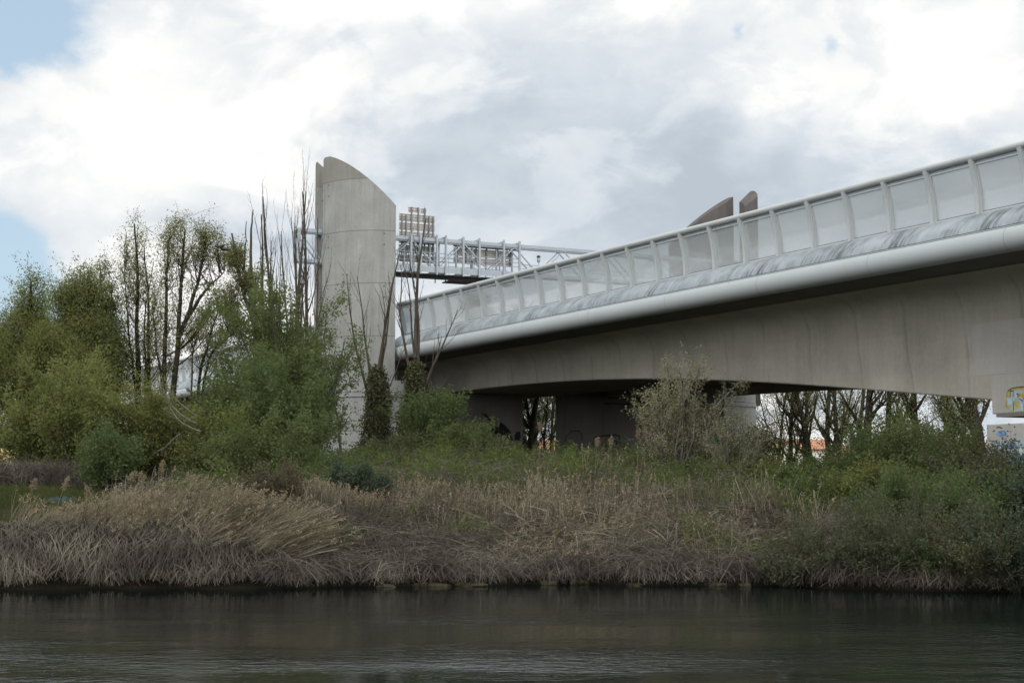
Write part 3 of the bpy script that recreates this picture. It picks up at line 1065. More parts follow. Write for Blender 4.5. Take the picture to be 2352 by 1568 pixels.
def build_towers():
    c = loc2w(TC_P, TC_U)
    zA = at(750, 370, c[1] - 1.2)[2]
    slot = 0.55
    near = empty('bridge_tower', (c[0], c[1], 0), BR_A)
    tag(near, 'tall pale concrete pylon with slanted top and narrow slot beside the bare trees', 'tower')
    mb = MB()
    shell(mb, -1, 1, math.asin(slot / TB), R(90), 30, zA, 9.2, 0.85, slot)
    o = mb.obj('curved_shell', M['tower'], near, 40)
    mb = MB()
    shell(mb, 1, 1, math.asin(slot / TB), R(40), 12, zA, 9.2, 0.85, slot)
    mb.obj('rear_shell', M['tower'], near, 40)
    # banded base, wider than the shells
    mb = MB()
    for z0, z1, g in ((2.0, 6.75, 0.06), (6.78, 8.98, 0.04), (9.01, 9.30, 0.10), (9.33, 10.10, 0.05)):
        prof = []
        for i in range(33):
            th = R(-90 + 180 * i / 32)
            prof.append((-(TA + g) * math.cos(th), (TB + g) * math.sin(th)))
        prof += [(1.1, TB + g), (1.1, -TB - g)]
        V = [(x, y, z) for z in (z0, z1) for x, y in prof]
        m = len(prof)
        F = [(i, (i + 1) % m, m + (i + 1) % m, m + i) for i in range(m)] + [tuple(range(m - 1, -1, -1)), tuple(range(m, 2 * m))]
        mb.raw(V, F)
    mb.obj('plinth', M['plinth'], near, 30)
    # far tower, turned half round
    # apex slot column 1692 at its top
    best = None
    for P in np.linspace(18, 40, 2201):
        w = loc2w(P + TA - 0.4, TC_U)
        a = abs((w[0] / w[1]) - (1690 - 1176) / FPX / (cp - (784 - 470) / FPX * sp))
        if best is None or a < best[0]:
            best = (a, P)
    P2 = best[1]
    c2 = loc2w(P2, TC_U)
    far = empty('bridge_tower', (c2[0], c2[1], 0), BR_A)
    tag(far, 'second concrete pylon rising behind the glass screens, its hollow side showing', 'tower')
    zA2 = at(1712, 448, c2[1] + 1.7)[2]
    mb = MB()
    shell(mb, 1, -1, math.asin(slot / TB), R(90), 30, zA2, 9.2, 0.60, 0.86)
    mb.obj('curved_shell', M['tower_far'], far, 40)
    mb = MB()
    shell(mb, -1, -1, math.asin(slot / TB), R(40), 12, zA2 + 0.15, 9.2, 1.0, 0.86, 0.4)
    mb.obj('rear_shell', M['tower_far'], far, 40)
    mb = MB()
    for z0, z1, g in ((2.0, 6.75, 0.06), (6.78, 8.98, 0.04), (9.01, 9.30, 0.10), (9.33, 10.10, 0.05)):
        prof = []
        for i in range(33):
            th = R(-90 + 180 * i / 32)
            prof.append(((TA + g) * math.cos(th), (TB + g) * math.sin(th)))
        prof += [(-1.1, TB + g), (-1.1, -TB - g)]
        V = [(x, y, z) for z in (z0, z1) for x, y in prof]
        m = len(prof)
        F = [(i, (i + 1) % m, m + (i + 1) % m, m + i) for i in range(m)] + [tuple(range(m - 1, -1, -1)), tuple(range(m, 2 * m))]
        mb.raw(V, F)
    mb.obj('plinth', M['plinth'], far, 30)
    print('towers', c, zA, c2, P2, zA2)
    # pier walls between the towers, under the deck
    uw = TC_U - 2.2
    pr1 = p_on_u(1200, uw)[0]
    pl2, pr2 = p_on_u(1275, uw + 1.3)[0], p_on_u(1388, uw)[0]
    zt = 9.465
    pw = empty('pier_wall', (BX, BY, 0), BR_A)
    tag(pw, 'dark concrete pier wall beside the near pylon with sprayed black strokes', 'pier')
    mb = MB()
    mb.box(0.3, pr1, uw, uw + 1.3, 2.5, zt - 0.35)
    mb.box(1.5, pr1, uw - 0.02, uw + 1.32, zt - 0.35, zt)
    mb.obj('wall', M['pier'], pw, 30)
    graffiti('graffiti', [([(1086, 969), (1097, 970), (1112, 979), (1121, 993), (1123, 1008), (1115, 1010), (1112, 996), (1103, 983), (1092, 975)], 'black_paint', 0.0),
                          ([(1104, 948), (1116, 950), (1127, 962), (1132, 974), (1129, 976), (1121, 963), (1112, 954)], 'black_paint', 0.0),
                          ([(1115, 983), (1126, 975), (1139, 977), (1146, 984), (1149, 968), (1161, 977), (1172, 990), (1178, 1012), (1152, 1014), (1140, 996), (1122, 992)], 'black_paint', 0.0),
                          ([(1181, 992), (1195, 991), (1197, 1010), (1183, 1012)], 'black_paint', 0.0)], uw - 0.004, pw, 'u')
    pw2 = empty('pier_wall', (BX, BY, 0), BR_A)
    tag(pw2, 'broad dark pier wall in deep shade, tagged with outlined black letters', 'pier')
    mb = MB()
    mb.box(pl2, 16.58, uw, uw + 1.3, zt + 0.004, 11.70)
    mb.box(pl2, pr2, uw, uw + 1.3, 2.5, zt - 0.35)
    mb.box(pl2, P2 - 0.9, uw - 0.02, uw + 1.32, zt - 0.35, zt)
    mb.box(pr2 + 0.004, P2 - 1.2, uw + 1.1, uw + 1.6, 2.5, zt - 0.355)
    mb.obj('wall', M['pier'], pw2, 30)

    def stroke(pts, w):
        out = []
        for i in range(len(pts) - 1):
            (x0, y0), (x1, y1) = pts[i], pts[i + 1]
            dx, dy = x1 - x0, y1 - y0
            L = math.hypot(dx, dy)
            nx, ny = -dy / L * w / 2, dx / L * w / 2
            ex, ey = dx / L * w * 0.4, dy / L * w * 0.4
            out.append(([(x0 + nx - ex, y0 + ny - ey), (x1 + nx + ex, y1 + ny + ey), (x1 - nx + ex, y1 - ny + ey), (x0 - nx - ex, y0 - ny - ey)], 'black_paint', 0.0))
        return out
    sh = []
    sh += stroke([(1366, 1038), (1362, 1018), (1368, 1003), (1400, 999), (1402, 1015), (1388, 1018), (1392, 1040)], 3.2)
    sh += stroke([(1404, 1018), (1403, 1003), (1412, 998), (1422, 1001), (1424, 1018), (1434, 1020), (1432, 1034)], 3.2)
    sh += stroke([(1408, 1010), (1418, 1014), (1414, 1024), (1422, 1028), (1414, 1036)], 2.6)
    sh += stroke([(1298, 1014), (1302, 1000), (1312, 990), (1330, 990), (1337, 998), (1336, 1010)], 1.6)
    graffiti('graffiti', sh, uw - 0.004, pw2, 'u')
    return P2, c, c2


build_piers()
P_FAR, TC, TC2 = build_towers()


# ------------------------------------------------------------------ sign gantry through the tower slots
def build_gantry():
    g = empty('sign_gantry', (BX, BY, 0), BR_A)
    tag(g, 'grey steel lattice gantry spanning from the near pylon slot across the bridge', 'gantry')
    dn, df = TC_U - 0.42, TC_U + 0.42

    def Pn(px, py=560):
        return p_on_u(px, dn, py)[0]

    p0 = Pn(684)
    p1 = P_FAR + TA + 1.5
    Yl = p_on_u(745, dn)[1]
    zt = at(745, 532, Yl)[2]
    zbm = at(745, 601, Yl)[2]
    print('gantry', p0, p1, zt, zbm)
    mb = MB()
    for d in (dn, df):
        mb.bar((p0, d, zt), (p1, d, zt), 0.16, 0.24)
        mb.bar((p0, d, zbm), (p1, d, zbm), 0.16, 0.22)
    mb.obj('chord', M['galv'], g)
    mb = MB()
    for d in (dn, df):
        mb.bar((p0 + 0.08, d, zbm + 0.11), (p0 + 0.08, d, zt - 0.12), 0.14)
    for z in (zt - 0.02, zbm - 0.02):
        mb.bar((p0 + 0.06, dn - 0.02, z), (p0 + 0.06, df + 0.02, z), 0.12, 0.18)
    mb.obj('end_frame', M['galv'], g)
    mb = MB()
    mb.bar((Pn(742), dn, zbm + 0.11), (Pn(742), dn, zt - 0.12), 0.14)
    mb.obj('upright', M['galv'], g)
    # warren bracing
    nodes = [Pn(p) for p in (1002, 1060, 1118, 1178)]
    half = (nodes[3] - nodes[0]) / 3
    start = nodes[0] - half * 7
    for d in (dn, df):
        mb = MB()
        mb.bar((p0 + 0.15, d, zt - 0.14), (Pn(740) - 0.1, d, zbm + 0.14), 0.075)
        mb.obj('diagonal', M['galv'], g)
        mb = MB()
        k = 0
        p = Pn(888)
        top = False
        seq = [Pn(945) - half + 0.0]
        while seq[-1] + half < p1 - 0.5:
            seq.append(seq[-1] + half)
        for i in range(len(seq) - 1):
            za, zb2 = (zbm + 0.1, zt - 0.12) if i % 2 == 0 else (zt - 0.12, zbm + 0.1)
            e = 0.05 if i % 2 == 0 else -0.05
            mb.bar((seq[i] - 0.03, d, za - e), (seq[i + 1] + 0.03, d, zb2 + e), 0.075)
        mb.obj('bracing', M['galv'], g)
    # hangers that carry the signs
    hx = [Pn(v) for v in (942.5, 964, 1001.5, 1022, 1062, 1099, 1155, 1191)]
    for i, p in enumerate(hx):
        mb = MB()
        mb.bar((p, dn - 0.17, zbm - 0.42), (p, dn - 0.17, zt + 0.34), 0.13, 0.13)
        mb.bar((p - 0.02, df + 0.17, zbm - 0.3), (p - 0.02, df + 0.17, zt + 0.30), 0.11, 0.11)
        mb.bar((p, dn - 0.22, zt + 0.18), (p, df + 0.22, zt + 0.18), 0.09, 0.16)
        mb.bar((p, dn - 0.22, zbm - 0.22), (p, df + 1.3, zbm - 0.22), 0.09, 0.2)
        mb.obj('hanger', M['galv'], g)
    # walkway: side channel, grating, handrails
    pa, pb = Pn(886), Pn(1196)
    mb = MB()
    mb.box(pa, pb, dn - 0.10, dn - 0.085, zbm - 0.26, zbm + 0.16)
    mb.obj('walkway_channel', M['galv'], g)
    mb = MB()
    mb.box(pa, pb, dn, df + 1.35, zbm - 0.43, zbm - 0.345)
    mb.box(pa + 0.5, pb - 0.2, dn + 0.35, dn + 0.45, zbm - 0.62, zbm - 0.43)
    mb.box(Pn(1046), pb, df + 0.3, df + 1.45, zbm - 0.66, zbm - 0.58)
    mb.box(pb, p1, dn + 0.1, df - 0.1, zbm - 0.16, zbm - 0.11)
    mb.obj('walkway', M['grating'], g)
    mb = MB()
    for d in (dn - 0.04, df + 1.25):
        for z in (zbm + 0.55, zbm + 0.85, zbm + 1.12):
            mb.tube([(pa, d, z), (pb + (0 if d > df else 0), d, z)], 0.024, 6)
        p = pa + 0.3
        while p < pb:
            mb.tube([(p, d, zbm - 0.3), (p, d, zbm + 1.12)], 0.022, 6)
            p += 1.5
    for z in (zbm + 0.45, zbm + 0.75):
        mb.tube([(pb, dn + 0.1, z), (p1, dn + 0.1, z)], 0.024, 6)
    p = pb + 0.8
    while p < p1:
        mb.tube([(p, dn + 0.1, zbm - 0.1), (p, dn + 0.1, zbm + 0.75)], 0.02, 6)
        p += 1.6
    mb.obj('handrail', M['galv'], g)
    mb = MB()
    for px in (1047, 1105, 1140, 1172, 1023):
        p = Pn(px)
        mb.tube([(p, df + 0.9, zbm - 0.75), (p, df + 0.9, zt - 0.55 if px != 1023 else zt - 0.6)], 0.045, 8)
    mb.obj('lamp_bracket', M['galv'], g)

    # sign panels: seen from behind
    def sign(label, px0, px1, rows, ribs, rail=None):
        D = df + 0.42
        Y = p_on_u((px0 + px1) / 2, D)[1]
        s = empty('road_sign', (BX, BY, 0), BR_A)
        tag(s, label, 'sign', 'overhead road signs on the gantry')
        a, b = p_on_u(px0, D)[0], p_on_u(px1, D)[0]
        zmin, zmax = 99, -99
        for (y0, y1, fa, fb) in rows:
            z1, z0 = at(px0, y0, Y)[2], at(px0, y1, Y)[2]
            zmin, zmax = min(zmin, z0), max(zmax, z1)
            pa_, pb_ = a + (b - a) * fa, a + (b - a) * fb
            mb = MB()
            n = max(2, int(round((z1 - z0) / 0.20)))
            h = (z1 - z0) / n
            for i in range(n):
                zz = z0 + i * h
                mb.box(pa_, pb_, D, D + 0.02, zz, zz + h * 0.985)
                mb.box(pa_, pb_, D - 0.045, D - 0.002, zz + h * 0.80, zz + h * 0.93)
            mb.obj('panel', M['signback'], s)
        mb = MB()
        for f in ribs:
            p = a + (b - a) * f
            mb.box(p - 0.05, p + 0.05, D - 0.15, D - 0.05, zmin, zmax if 0.25 < f < 0.78 else zmax - (0.6 if len(rows) > 3 else 0))
        if rail:
            for y in rail:
                z = at(px0, y, Y)[2]
                mb.box(a - 0.1, b + 0.3, D - 0.24, D - 0.155, z - 0.06, z + 0.06)
        mb.obj('rib', M['signpost'], s)
        return a, b
    sign('tall stepped road sign seen from behind, next to the near pylon', 915, 997,
         [(477, 489, 0.25, 0.57), (478, 489.5, 0.60, 0.76), (493, 510.5, 0, 1), (513.5, 530.5, 0, 1), (533.5, 561, 0, 1), (564, 583, 0, 1), (586, 603, 0, 1)], (0.06, 0.18, 0.33, 0.52, 0.70, 0.82, 0.94), (556,))
    sign('low wide road sign seen from behind on the middle of the gantry', 1041, 1176,
         [(564, 571, 0.38, 0.58), (573, 592, 0, 1), (594, 609, 0, 1)], (0.05, 0.2, 0.37, 0.55, 0.74, 0.95), (570,))
    # camera on a pole
    D = dn + 0.1
    p, Y = p_on_u(1237, D, 590)
    c = empty('cctv_camera', tuple(loc2w(p, D)) + (zbm - 0.1,), BR_A)
    tag(c, 'small traffic camera on a thin pole above the gantry walkway', 'camera')
    mb = MB()
    mb.tube([(0, 0, 0), (0, 0, 1.15)], 0.035, 8)
    mb.tube([(0, 0, 0.50), (0, 0, 0.62)], 0.06, 8)
    mb.obj('pole', M['galv'], c)
    mb = MB()
    mb.tube([(0, 0, 1.12), (0, 0, 1.20), (0, 0, 1.45)], [0.09, 0.13, 0.10], 10)
    mb.obj('housing', M['galv'], c)
    mb = MB()
    mb.tube([(0, 0, 1.452), (0, 0, 1.55), (0, 0, 1.63)], [0.13, 0.14, 0.06], 10)
    mb.obj('camera_head', M['joint'], c)


build_gantry()


# ------------------------------------------------------------------ trees and shrubs
def unit(v):
    return v / (np.linalg.norm(v) + 1e-9)


def rand_perp(d):
    r = rng.normal(size=3)
    r -= d * np.dot(r, d)
    return unit(r)


def branch(p, d, L, r, lev, P, out, bend=None):
    n = P['seg'][lev]
    wob, up = P['wob'][lev], P['up'][lev]
    pts = [p]
    dirs = [d]
    st = L / n
    for i in range(n):
        d = unit(d + rng.normal(size=3) * wob + np.array([0, 0, up]) + (bend if bend is not None else 0))
        p = p + d * st
        pts.append(p)
        dirs.append(d)
    tip = P['tip'][lev]
    rad = r * (1 - (1 - tip) * (np.linspace(0, 1, n + 1) ** P.get('tp', 0.9)))
    out.append((np.array(pts), rad, lev))
    if lev + 1 < P['levels']:
        k = P['n'][lev]
        k = int(rng.integers(max(1, int(k * 0.75)), int(k * 1.25) + 2))
        t0 = P['t0'][lev]
        for j in range(k):
            t = t0 + (1 - t0) * ((j + rng.uniform(0, 1)) / k)
            f = t * n
            i = min(int(f), n - 1)
            q = pts[i] + (pts[i + 1] - pts[i]) * (f - i)
            ang = R(P['ang'][lev] * rng.uniform(0.65, 1.3))
            dd = unit(dirs[i] * math.cos(ang) + rand_perp(dirs[i]) * math.sin(ang))
            LL = L * P['lr'][lev] * rng.uniform(0.6, 1.2) * (1 - P.get('fall', 0.45) * t)
            rr = max(0.006, np.interp(f, np.arange(n + 1), rad) * P['rr'][lev])
            branch(q, dd, LL, rr, lev + 1, P, out)


SIDES = [8, 6, 4, 3, 3]


def limbs_mesh(out):
    s = Soup()
    groups = {}
    for pts, rad, lev in out:
        groups.setdefault((len(pts), lev), []).append((pts, rad))
    for (n, lev), lst in groups.items():
        V, Q = tubes(np.array([a for a, _ in lst]), np.array([b for _, b in lst]), SIDES[min(lev, 4)])
        s.add(V, Q)
    return s


def leaf_points(out, levs, per_m, spread, zmin=None, zmax=None, keep=None, t0=0.15):
    C = []
    for pts, rad, lev in out:
        if lev not in levs:
            continue
        seg = np.linalg.norm(np.diff(pts, axis=0), axis=1)
        L = seg.sum()
        k = rng.poisson(L * per_m)
        if k == 0:
            continue
        f = (t0 + (1 - t0) * rng.uniform(0, 1, k)) * (len(pts) - 1)
        i = np.minimum(f.astype(int), len(pts) - 2)
        C.append(pts[i] + (pts[i + 1] - pts[i]) * (f - i)[:, None] + rng.normal(size=(k, 3)) * spread)
    C = np.concatenate(C) if C else np.zeros((0, 3))
    if zmin is not None:
        C = C[C[:, 2] > zmin]
    if zmax is not None:
        C = C[C[:, 2] < zmax + rng.normal(size=len(C)) * 0.6]
    if keep is not None:
        C = C[keep(C)]
    return C


def make_plant(name, label, cat, base, stems, P, bark, leaf=None, levs=(2, 3), per_m=10, spread=0.15, size=0.14, aspect=0.5, group=None,
               zmin=None, zmax=None, keep=None, droop=None, names=('trunk', 'crown'), extra=None):
    """stems: list of (offset, direction, length, radius[, bend])"""
    base = np.asarray(base, float)
    out = []
    for st in stems:
        off, d, L, r = st[:4]
        branch(base + np.asarray(off, float), unit(np.asarray(d, float)), L, r, 0, P, out, np.asarray(st[4]) if len(st) > 4 else None)
    root = empty(name, base)
    tag(root, label, cat, group)
    limbs_mesh(out).obj(names[0], bark, root, base, True)
    if leaf is not None:
        C = leaf_points(out, levs, per_m, spread, zmin, zmax, keep)
        if extra is not None:
            C = np.concatenate([C, extra])
        if len(C):
            V, Q = leaf_quads(C, size, aspect, 0.0, droop)
            fast_obj(names[1], V - base, Q, leaf, root)
            print(name, len(out), 'limbs', len(C), 'leaves')
    return root, out


def base_at(px, Y):
    x = (px - 1176) / FPX / cp * Y
    return np.array([x, Y, float(ground(x, Y)) - 0.15])


def top_h(px, py, Y):
    """height above ground of something whose top is seen at row py"""
    b = base_at(px, Y)
    return at(px, py, Y)[2] - b[2]


# parameter sets -----------------------------------------------------------
P_DENSE = dict(levels=4, seg=[8, 6, 5, 4], wob=[0.10, 0.16, 0.20, 0.25], up=[0.05, 0.06, 0.02, -0.03], tip=[0.25, 0.3, 0.3, 0.4],
               n=[13, 8, 6], t0=[0.12, 0.2, 0.15], ang=[48, 45, 48], lr=[0.50, 0.50, 0.50], rr=[0.50, 0.55, 0.6], fall=0.55)
P_AIRY = dict(levels=4, seg=[9, 7, 5, 4], wob=[0.07, 0.12, 0.18, 0.22], up=[0.05, 0.09, 0.05, 0.0], tip=[0.2, 0.25, 0.3, 0.4],
              n=[9, 7, 6], t0=[0.30, 0.2, 0.15], ang=[36, 36, 42], lr=[0.46, 0.44, 0.50], rr=[0.55, 0.55, 0.6], fall=0.45)
P_BARE = dict(levels=3, seg=[10, 9, 6], wob=[0.05, 0.07, 0.12], up=[0.06, 0.14, 0.10], tip=[0.18, 0.2, 0.35],
              n=[10, 4], t0=[0.28, 0.25], ang=[28, 26], lr=[0.48, 0.34], rr=[0.50, 0.55], fall=0.55)
P_SHRUB = dict(levels=3, seg=[7, 5, 4], wob=[0.12, 0.18, 0.22], up=[0.03, 0.04, 0.0], tip=[0.3, 0.35, 0.4],
               n=[9, 6], t0=[0.15, 0.1], ang=[38, 42], lr=[0.48, 0.52], rr=[0.55, 0.6], fall=0.4)
P_SPRAY = dict(levels=2, seg=[8, 4], wob=[0.07, 0.16], up=[-0.02, 0.02], tip=[0.25, 0.4],
               n=[12], t0=[0.15], ang=[32], lr=[0.26], rr=[0.55], fall=0.4)


def fan(n, spread, L, r, rad=0.4, tilt=(0, 0), var=0.35):
    out = []
    for i in range(n):
        a = 2 * math.pi * (i + rng.uniform(0, 0.8)) / n
        s = spread * rng.uniform(0.3, 1.0)
        out.append(((math.cos(a) * rad * rng.uniform(0, 1), math.sin(a) * rad * rng.uniform(0, 1), 0), (math.cos(a) * s + tilt[0], math.sin(a) * s + tilt[1], 1.0),
                    L * rng.uniform(1 - var, 1.0), r * rng.uniform(0.6, 1.0)))
    return out


def build_trees():
    # ---- left group, back to front
    GT = 'trees on the left bank'

    def crown_tree(name, label, Y, base_px, trunks, blobs, nclump, per, crad, size, leaf, bark='bark_dark', r0=0.2, group=GT, aspect=0.45, twigs=5, bare=0):
        """trunks: polylines in photo columns and rows; blobs: (column, row, half width, half height, share) crown lobes"""
        b = base_at(base_px, Y)
        soup = Soup()
        lines = []
        for k, (pl, rr) in enumerate(trunks):
            dy = 0 if k == 0 else rng.uniform(-0.7, 0.7)
            P = [b + np.array([rng.normal() * 0.1 * (k > 0), rng.normal() * 0.1 * (k > 0), 0])] if pl[0] is None else []
            for q in pl:
                if q is not None:
                    P.append(at(q[0], q[1], Y + dy * (len(P) / max(1, len(pl)))))
            P = np.array(P)
            t = np.linspace(0, len(P) - 1, 14)
            P = np.stack([np.interp(t, np.arange(len(P)), P[:, i]) for i in range(3)], -1)
            for _ in range(2):
                P[1:-1] = (P[:-2] + 2 * P[1:-1] + P[2:]) / 4
            P[2:] += np.cumsum(rng.normal(size=(len(P) - 2, 3)) * 0.035, axis=0)
            lines.append(P)
            soup.add(*tubes(P[None], (np.linspace(rr, rr * 0.22, 14))[None], 7))
        A = np.concatenate([P[2:] for P in lines])
        C, leaves_, limb, tw = [], [], [], []
        W = np.array([q[4] * q[2] * q[3] for q in blobs], float)
        W /= W.sum()
        for i in range(nclump + bare):
            cx, cy, rx, ry, _ = blobs[rng.choice(len(blobs), p=W)]
            v = rng.normal(size=3)
            v /= np.linalg.norm(v)
            rad = rng.uniform(0.35, 1.0) ** 0.5
            c0 = at(cx, cy, Y)
            sx = rx / FPX * Y
            sz = ry / FPX * Y
            c = c0 + v * np.array([sx, sx * 0.9, sz]) * rad
            d = np.linalg.norm(A[:, :2] - c[:2], axis=1)
            want = c[2] - 0.9 * d - 0.6
            cost = d + 0.7 * np.abs(A[:, 2] - want) + 3.0 * (A[:, 2] > c[2] - 0.2) + rng.uniform(0, 1.2, len(A))
            q = A[np.argmin(cost)]
            t = np.linspace(0, 1, 7)[:, None]
            mid = q + (c - q) * np.array([0.55, 0.55, 0.30]) + rng.normal(size=3) * 0.15
            P = (1 - t) ** 2 * q + 2 * t * (1 - t) * mid + t ** 2 * c
            L = np.linalg.norm(c - q)
            limb.append((P, np.linspace(0.014 + 0.009 * L, 0.007, 7)))
            if i >= nclump:
                continue
            for k in range(twigs):
                f = rng.uniform(0.45, 1.0)
                o = q * (1 - f) ** 2 + 2 * f * (1 - f) * mid + f * f * c
                e = o + (rng.normal(size=3) + np.array([0, 0, 0.45])) * crad * 0.75
                tt = np.linspace(0, 1, 4)[:, None]
                tw.append((o + (e - o) * tt + np.array([0, 0, 0.12]) * crad * np.sin(tt * np.pi), np.array([0.011, 0.008, 0.006, 0.004])))
                n = rng.poisson(per / twigs * 0.6)
                u = rng.uniform(0.1, 1.05, n)[:, None]
                leaves_.append(o + (e - o) * u + rng.normal(size=(n, 3)) * crad * 0.22)
            n = rng.poisson(per * 0.4)
            g = rng.normal(size=(n, 3))
            g *= (rng.uniform(0, 1, n) ** 0.45 / np.linalg.norm(g, axis=1))[:, None]
            leaves_.append(c + g * crad * 0.95)
        for lst, sd in ((limb, 4), (tw, 3)):
            if lst:
                soup.add(*tubes(np.array([q[0] for q in lst]), np.array([q[1] for q in lst]), sd))
        root = empty(name, b)
        tag(root, label, 'tree', group)
        soup.obj('trunk', M[bark], root, b, True)
        C = np.concatenate(leaves_)
        V, Q = leaf_quads(C, size, aspect)
        fast_obj('crown', V - b, Q, M[leaf], root)
        print(name, len(C))

    crown_tree('willow_tree', 'round-topped olive willow at the far left edge', 92, 60, [([None, (62, 900), (72, 700), (76, 650)], 0.25), ([None, (40, 850), (25, 780)], 0.16), ([None, (85, 850), (100, 750)], 0.14)],
               [(76, 682, 40, 54, 1.3), (48, 770, 62, 75, 2.0), (10, 845, 55, 85, 1.6), (95, 800, 50, 80, 1.2)], 210, 250, 0.80, 0.125, 'leaf_willow')
    crown_tree('willow_tree', 'dark leafy willow cut by the left edge of the frame', 87, -45, [([None, (-45, 880), (-40, 790)], 0.22)],
               [(-35, 830, 45, 80, 1), (-45, 900, 36, 60, 1), (-70, 900, 40, 80, 1)], 110, 250, 0.80, 0.125, 'leaf_willow')
    crown_tree('willow_tree', 'dense willow with twin lobes left of the airy alders', 89, 205, [([None, (204, 880), (200, 720), (198, 640)], 0.22), ([None, (175, 850), (150, 720)], 0.16), ([None, (225, 850), (215, 720)], 0.13)],
               [(198, 668, 33, 56, 1.5), (150, 702, 42, 50, 1.3), (185, 780, 62, 75, 2.2), (225, 830, 45, 90, 1.4)], 210, 250, 0.80, 0.125, 'leaf_willow')
    crown_tree('willow_tree', 'pointed willow with bare tips beside the narrow alder', 91, 245, [([None, (246, 880), (242, 700), (238, 606)], 0.15), ([None, (262, 860), (266, 640)], 0.10)],
               [(241, 660, 17, 64, 1.5), (255, 740, 28, 70, 1.3), (268, 850, 36, 80, 1.3)], 110, 150, 0.60, 0.12, 'leaf_willow')
    crown_tree('willow_tree', 'broad yellow-green willow in front of the left trees', 81, 130, [([None, (130, 960), (115, 860), (108, 800)], 0.20), ([None, (165, 930), (190, 850)], 0.14), ([None, (90, 950), (70, 900)], 0.12)],
               [(112, 812, 58, 62, 1.8), (125, 900, 72, 80, 2.2), (190, 890, 58, 80, 1.6), (95, 955, 36, 64, 1.0)], 240, 260, 0.78, 0.12, 'leaf_willow_y')
    crown_tree('alder_tree', 'tall narrow alder with sparse leaves left of the spreading alder', 92, 330, [([None, (322, 860), (320, 680), (316, 520)], 0.20), ([None, (344, 860), (348, 700), (338, 560)], 0.15), ([None, (308, 860), (296, 760), (292, 620)], 0.11), ([None, (334, 850), (330, 740), (352, 600)], 0.09)],
               [(312, 545, 34, 48, 1.6), (312, 640, 30, 80, 1.4), (345, 680, 24, 90, 0.9), (300, 790, 45, 100, 1.5), (355, 800, 40, 90, 1.0), (290, 680, 24, 80, 0.6)], 125, 85, 0.70, 0.115, 'leaf_alder', bare=14)
    crown_tree('alder_tree', 'tall spreading alder with forked trunk and rounded airy crown', 89, 392, [([None, (381, 880), (381, 720), (386, 560)], 0.20), ([None, (402, 860), (414, 760), (418, 620), (424, 530)], 0.21), ([(414, 770), (440, 690), (466, 600), (470, 540)], 0.14), ([(425, 740), (462, 680), (500, 645), (520, 625)], 0.12), ([None, (378, 860), (362, 790), (358, 700)], 0.10)],
               [(432, 545, 60, 54, 2.4), (395, 590, 34, 70, 1.2), (478, 560, 46, 44, 1.6), (500, 612, 36, 34, 0.8), (390, 690, 40, 70, 1.1), (470, 680, 55, 60, 0.8), (380, 800, 45, 80, 0.9)], 150, 88, 0.74, 0.115, 'leaf_alder', bare=16)
    crown_tree('alder_tree', 'low crooked alder with thin leaves in front of the bridge rail', 94, 450, [([None, (455, 850), (475, 780), (500, 700)], 0.12), ([None, (470, 840), (500, 790), (545, 760)], 0.10), ([None, (440, 830), (450, 740)], 0.08)],
               [(500, 735, 48, 56, 1.6), (470, 790, 50, 60, 1.3), (545, 720, 30, 50, 0.8), (450, 740, 30, 50, 0.6)], 95, 75, 0.66, 0.11, 'leaf_alder', bare=12)
    crown_tree('willow_tree', 'leaning half-bare willow with leaves only on its lower crown', 91, 606, [([None, (600, 860), (588, 745), (572, 700), (545, 600), (532, 540)], 0.22), ([(588, 745), (580, 640), (583, 540), (580, 482)], 0.14), ([(580, 720), (566, 640), (562, 560), (566, 500)], 0.09), ([(590, 760), (594, 660), (592, 560)], 0.08), ([None, (585, 860), (555, 760), (520, 700)], 0.10)],
               [(534, 588, 22, 34, 1.2), (566, 642, 28, 30, 1.3), (528, 680, 30, 36, 0.9), (548, 560, 14, 20, 0.4)], 90, 90, 0.50, 0.115, 'leaf_alder', 'bark_mid', bare=22)

    # bare poplars
    GP = 'bare poplars beside the pylon'
    for px, py, Y, lab, n, hgt in [(641, 450, 93, 'bare upright poplar between the half-bare willow and the gantry end', 2, 1), (679, 416, 90, 'tallest bare poplar in front of the gantry end frame', 2, 1),
                                   (606, 487, 95, 'thin bare poplar with upright twigs behind the half-bare willow', 2, 1), (706, 420, 91, 'slender bare poplar just left of the pylon edge', 1, 1)]:
        H = top_h(px, py, Y)
        b = base_at(px + 3, Y)
        st = [((rng.normal() * 0.35 * (i > 0), rng.normal() * 0.3, 0), (rng.normal() * 0.012 - 0.01, rng.normal() * 0.04, 1), H * (0.985 if i == 0 else rng.uniform(0.66, 0.9)), 0.19 if i == 0 else 0.11) for i in range(n + 2)]
        make_plant('poplar_tree', lab, 'tree', b, st, dict(P_BARE, wob=[0.022, 0.055, 0.10], up=[0.08, 0.17, 0.12], ang=[22, 22], lr=[0.36, 0.30], n=[13, 4], t0=[0.22, 0.25]), M['bark_mid'], None, group=GP)

    # ---- leafy willow shrubs under them
    def shrub(name, px, py, Y, wid, label, leaf, n, per_m, size, bark='bark_mid', tilt=(0, 0), P=P_SHRUB, levs=(1, 2), spread=0.16, cat='shrub', group=None, aspect=0.45, **kw):
        b = base_at(px, Y)
        H = top_h(px, py, Y)
        per_m *= 2.0
        return make_plant(name, label, cat, b, fan(n, wid / max(H, 0.5), H * 1.12, 0.02 + 0.008 * H, wid * 0.25, tilt), P, M[bark], M[leaf], levs, per_m, spread, size, aspect, group, names=('stems', 'foliage'), **kw)

    GL = 'willow shrubs below the left trees'
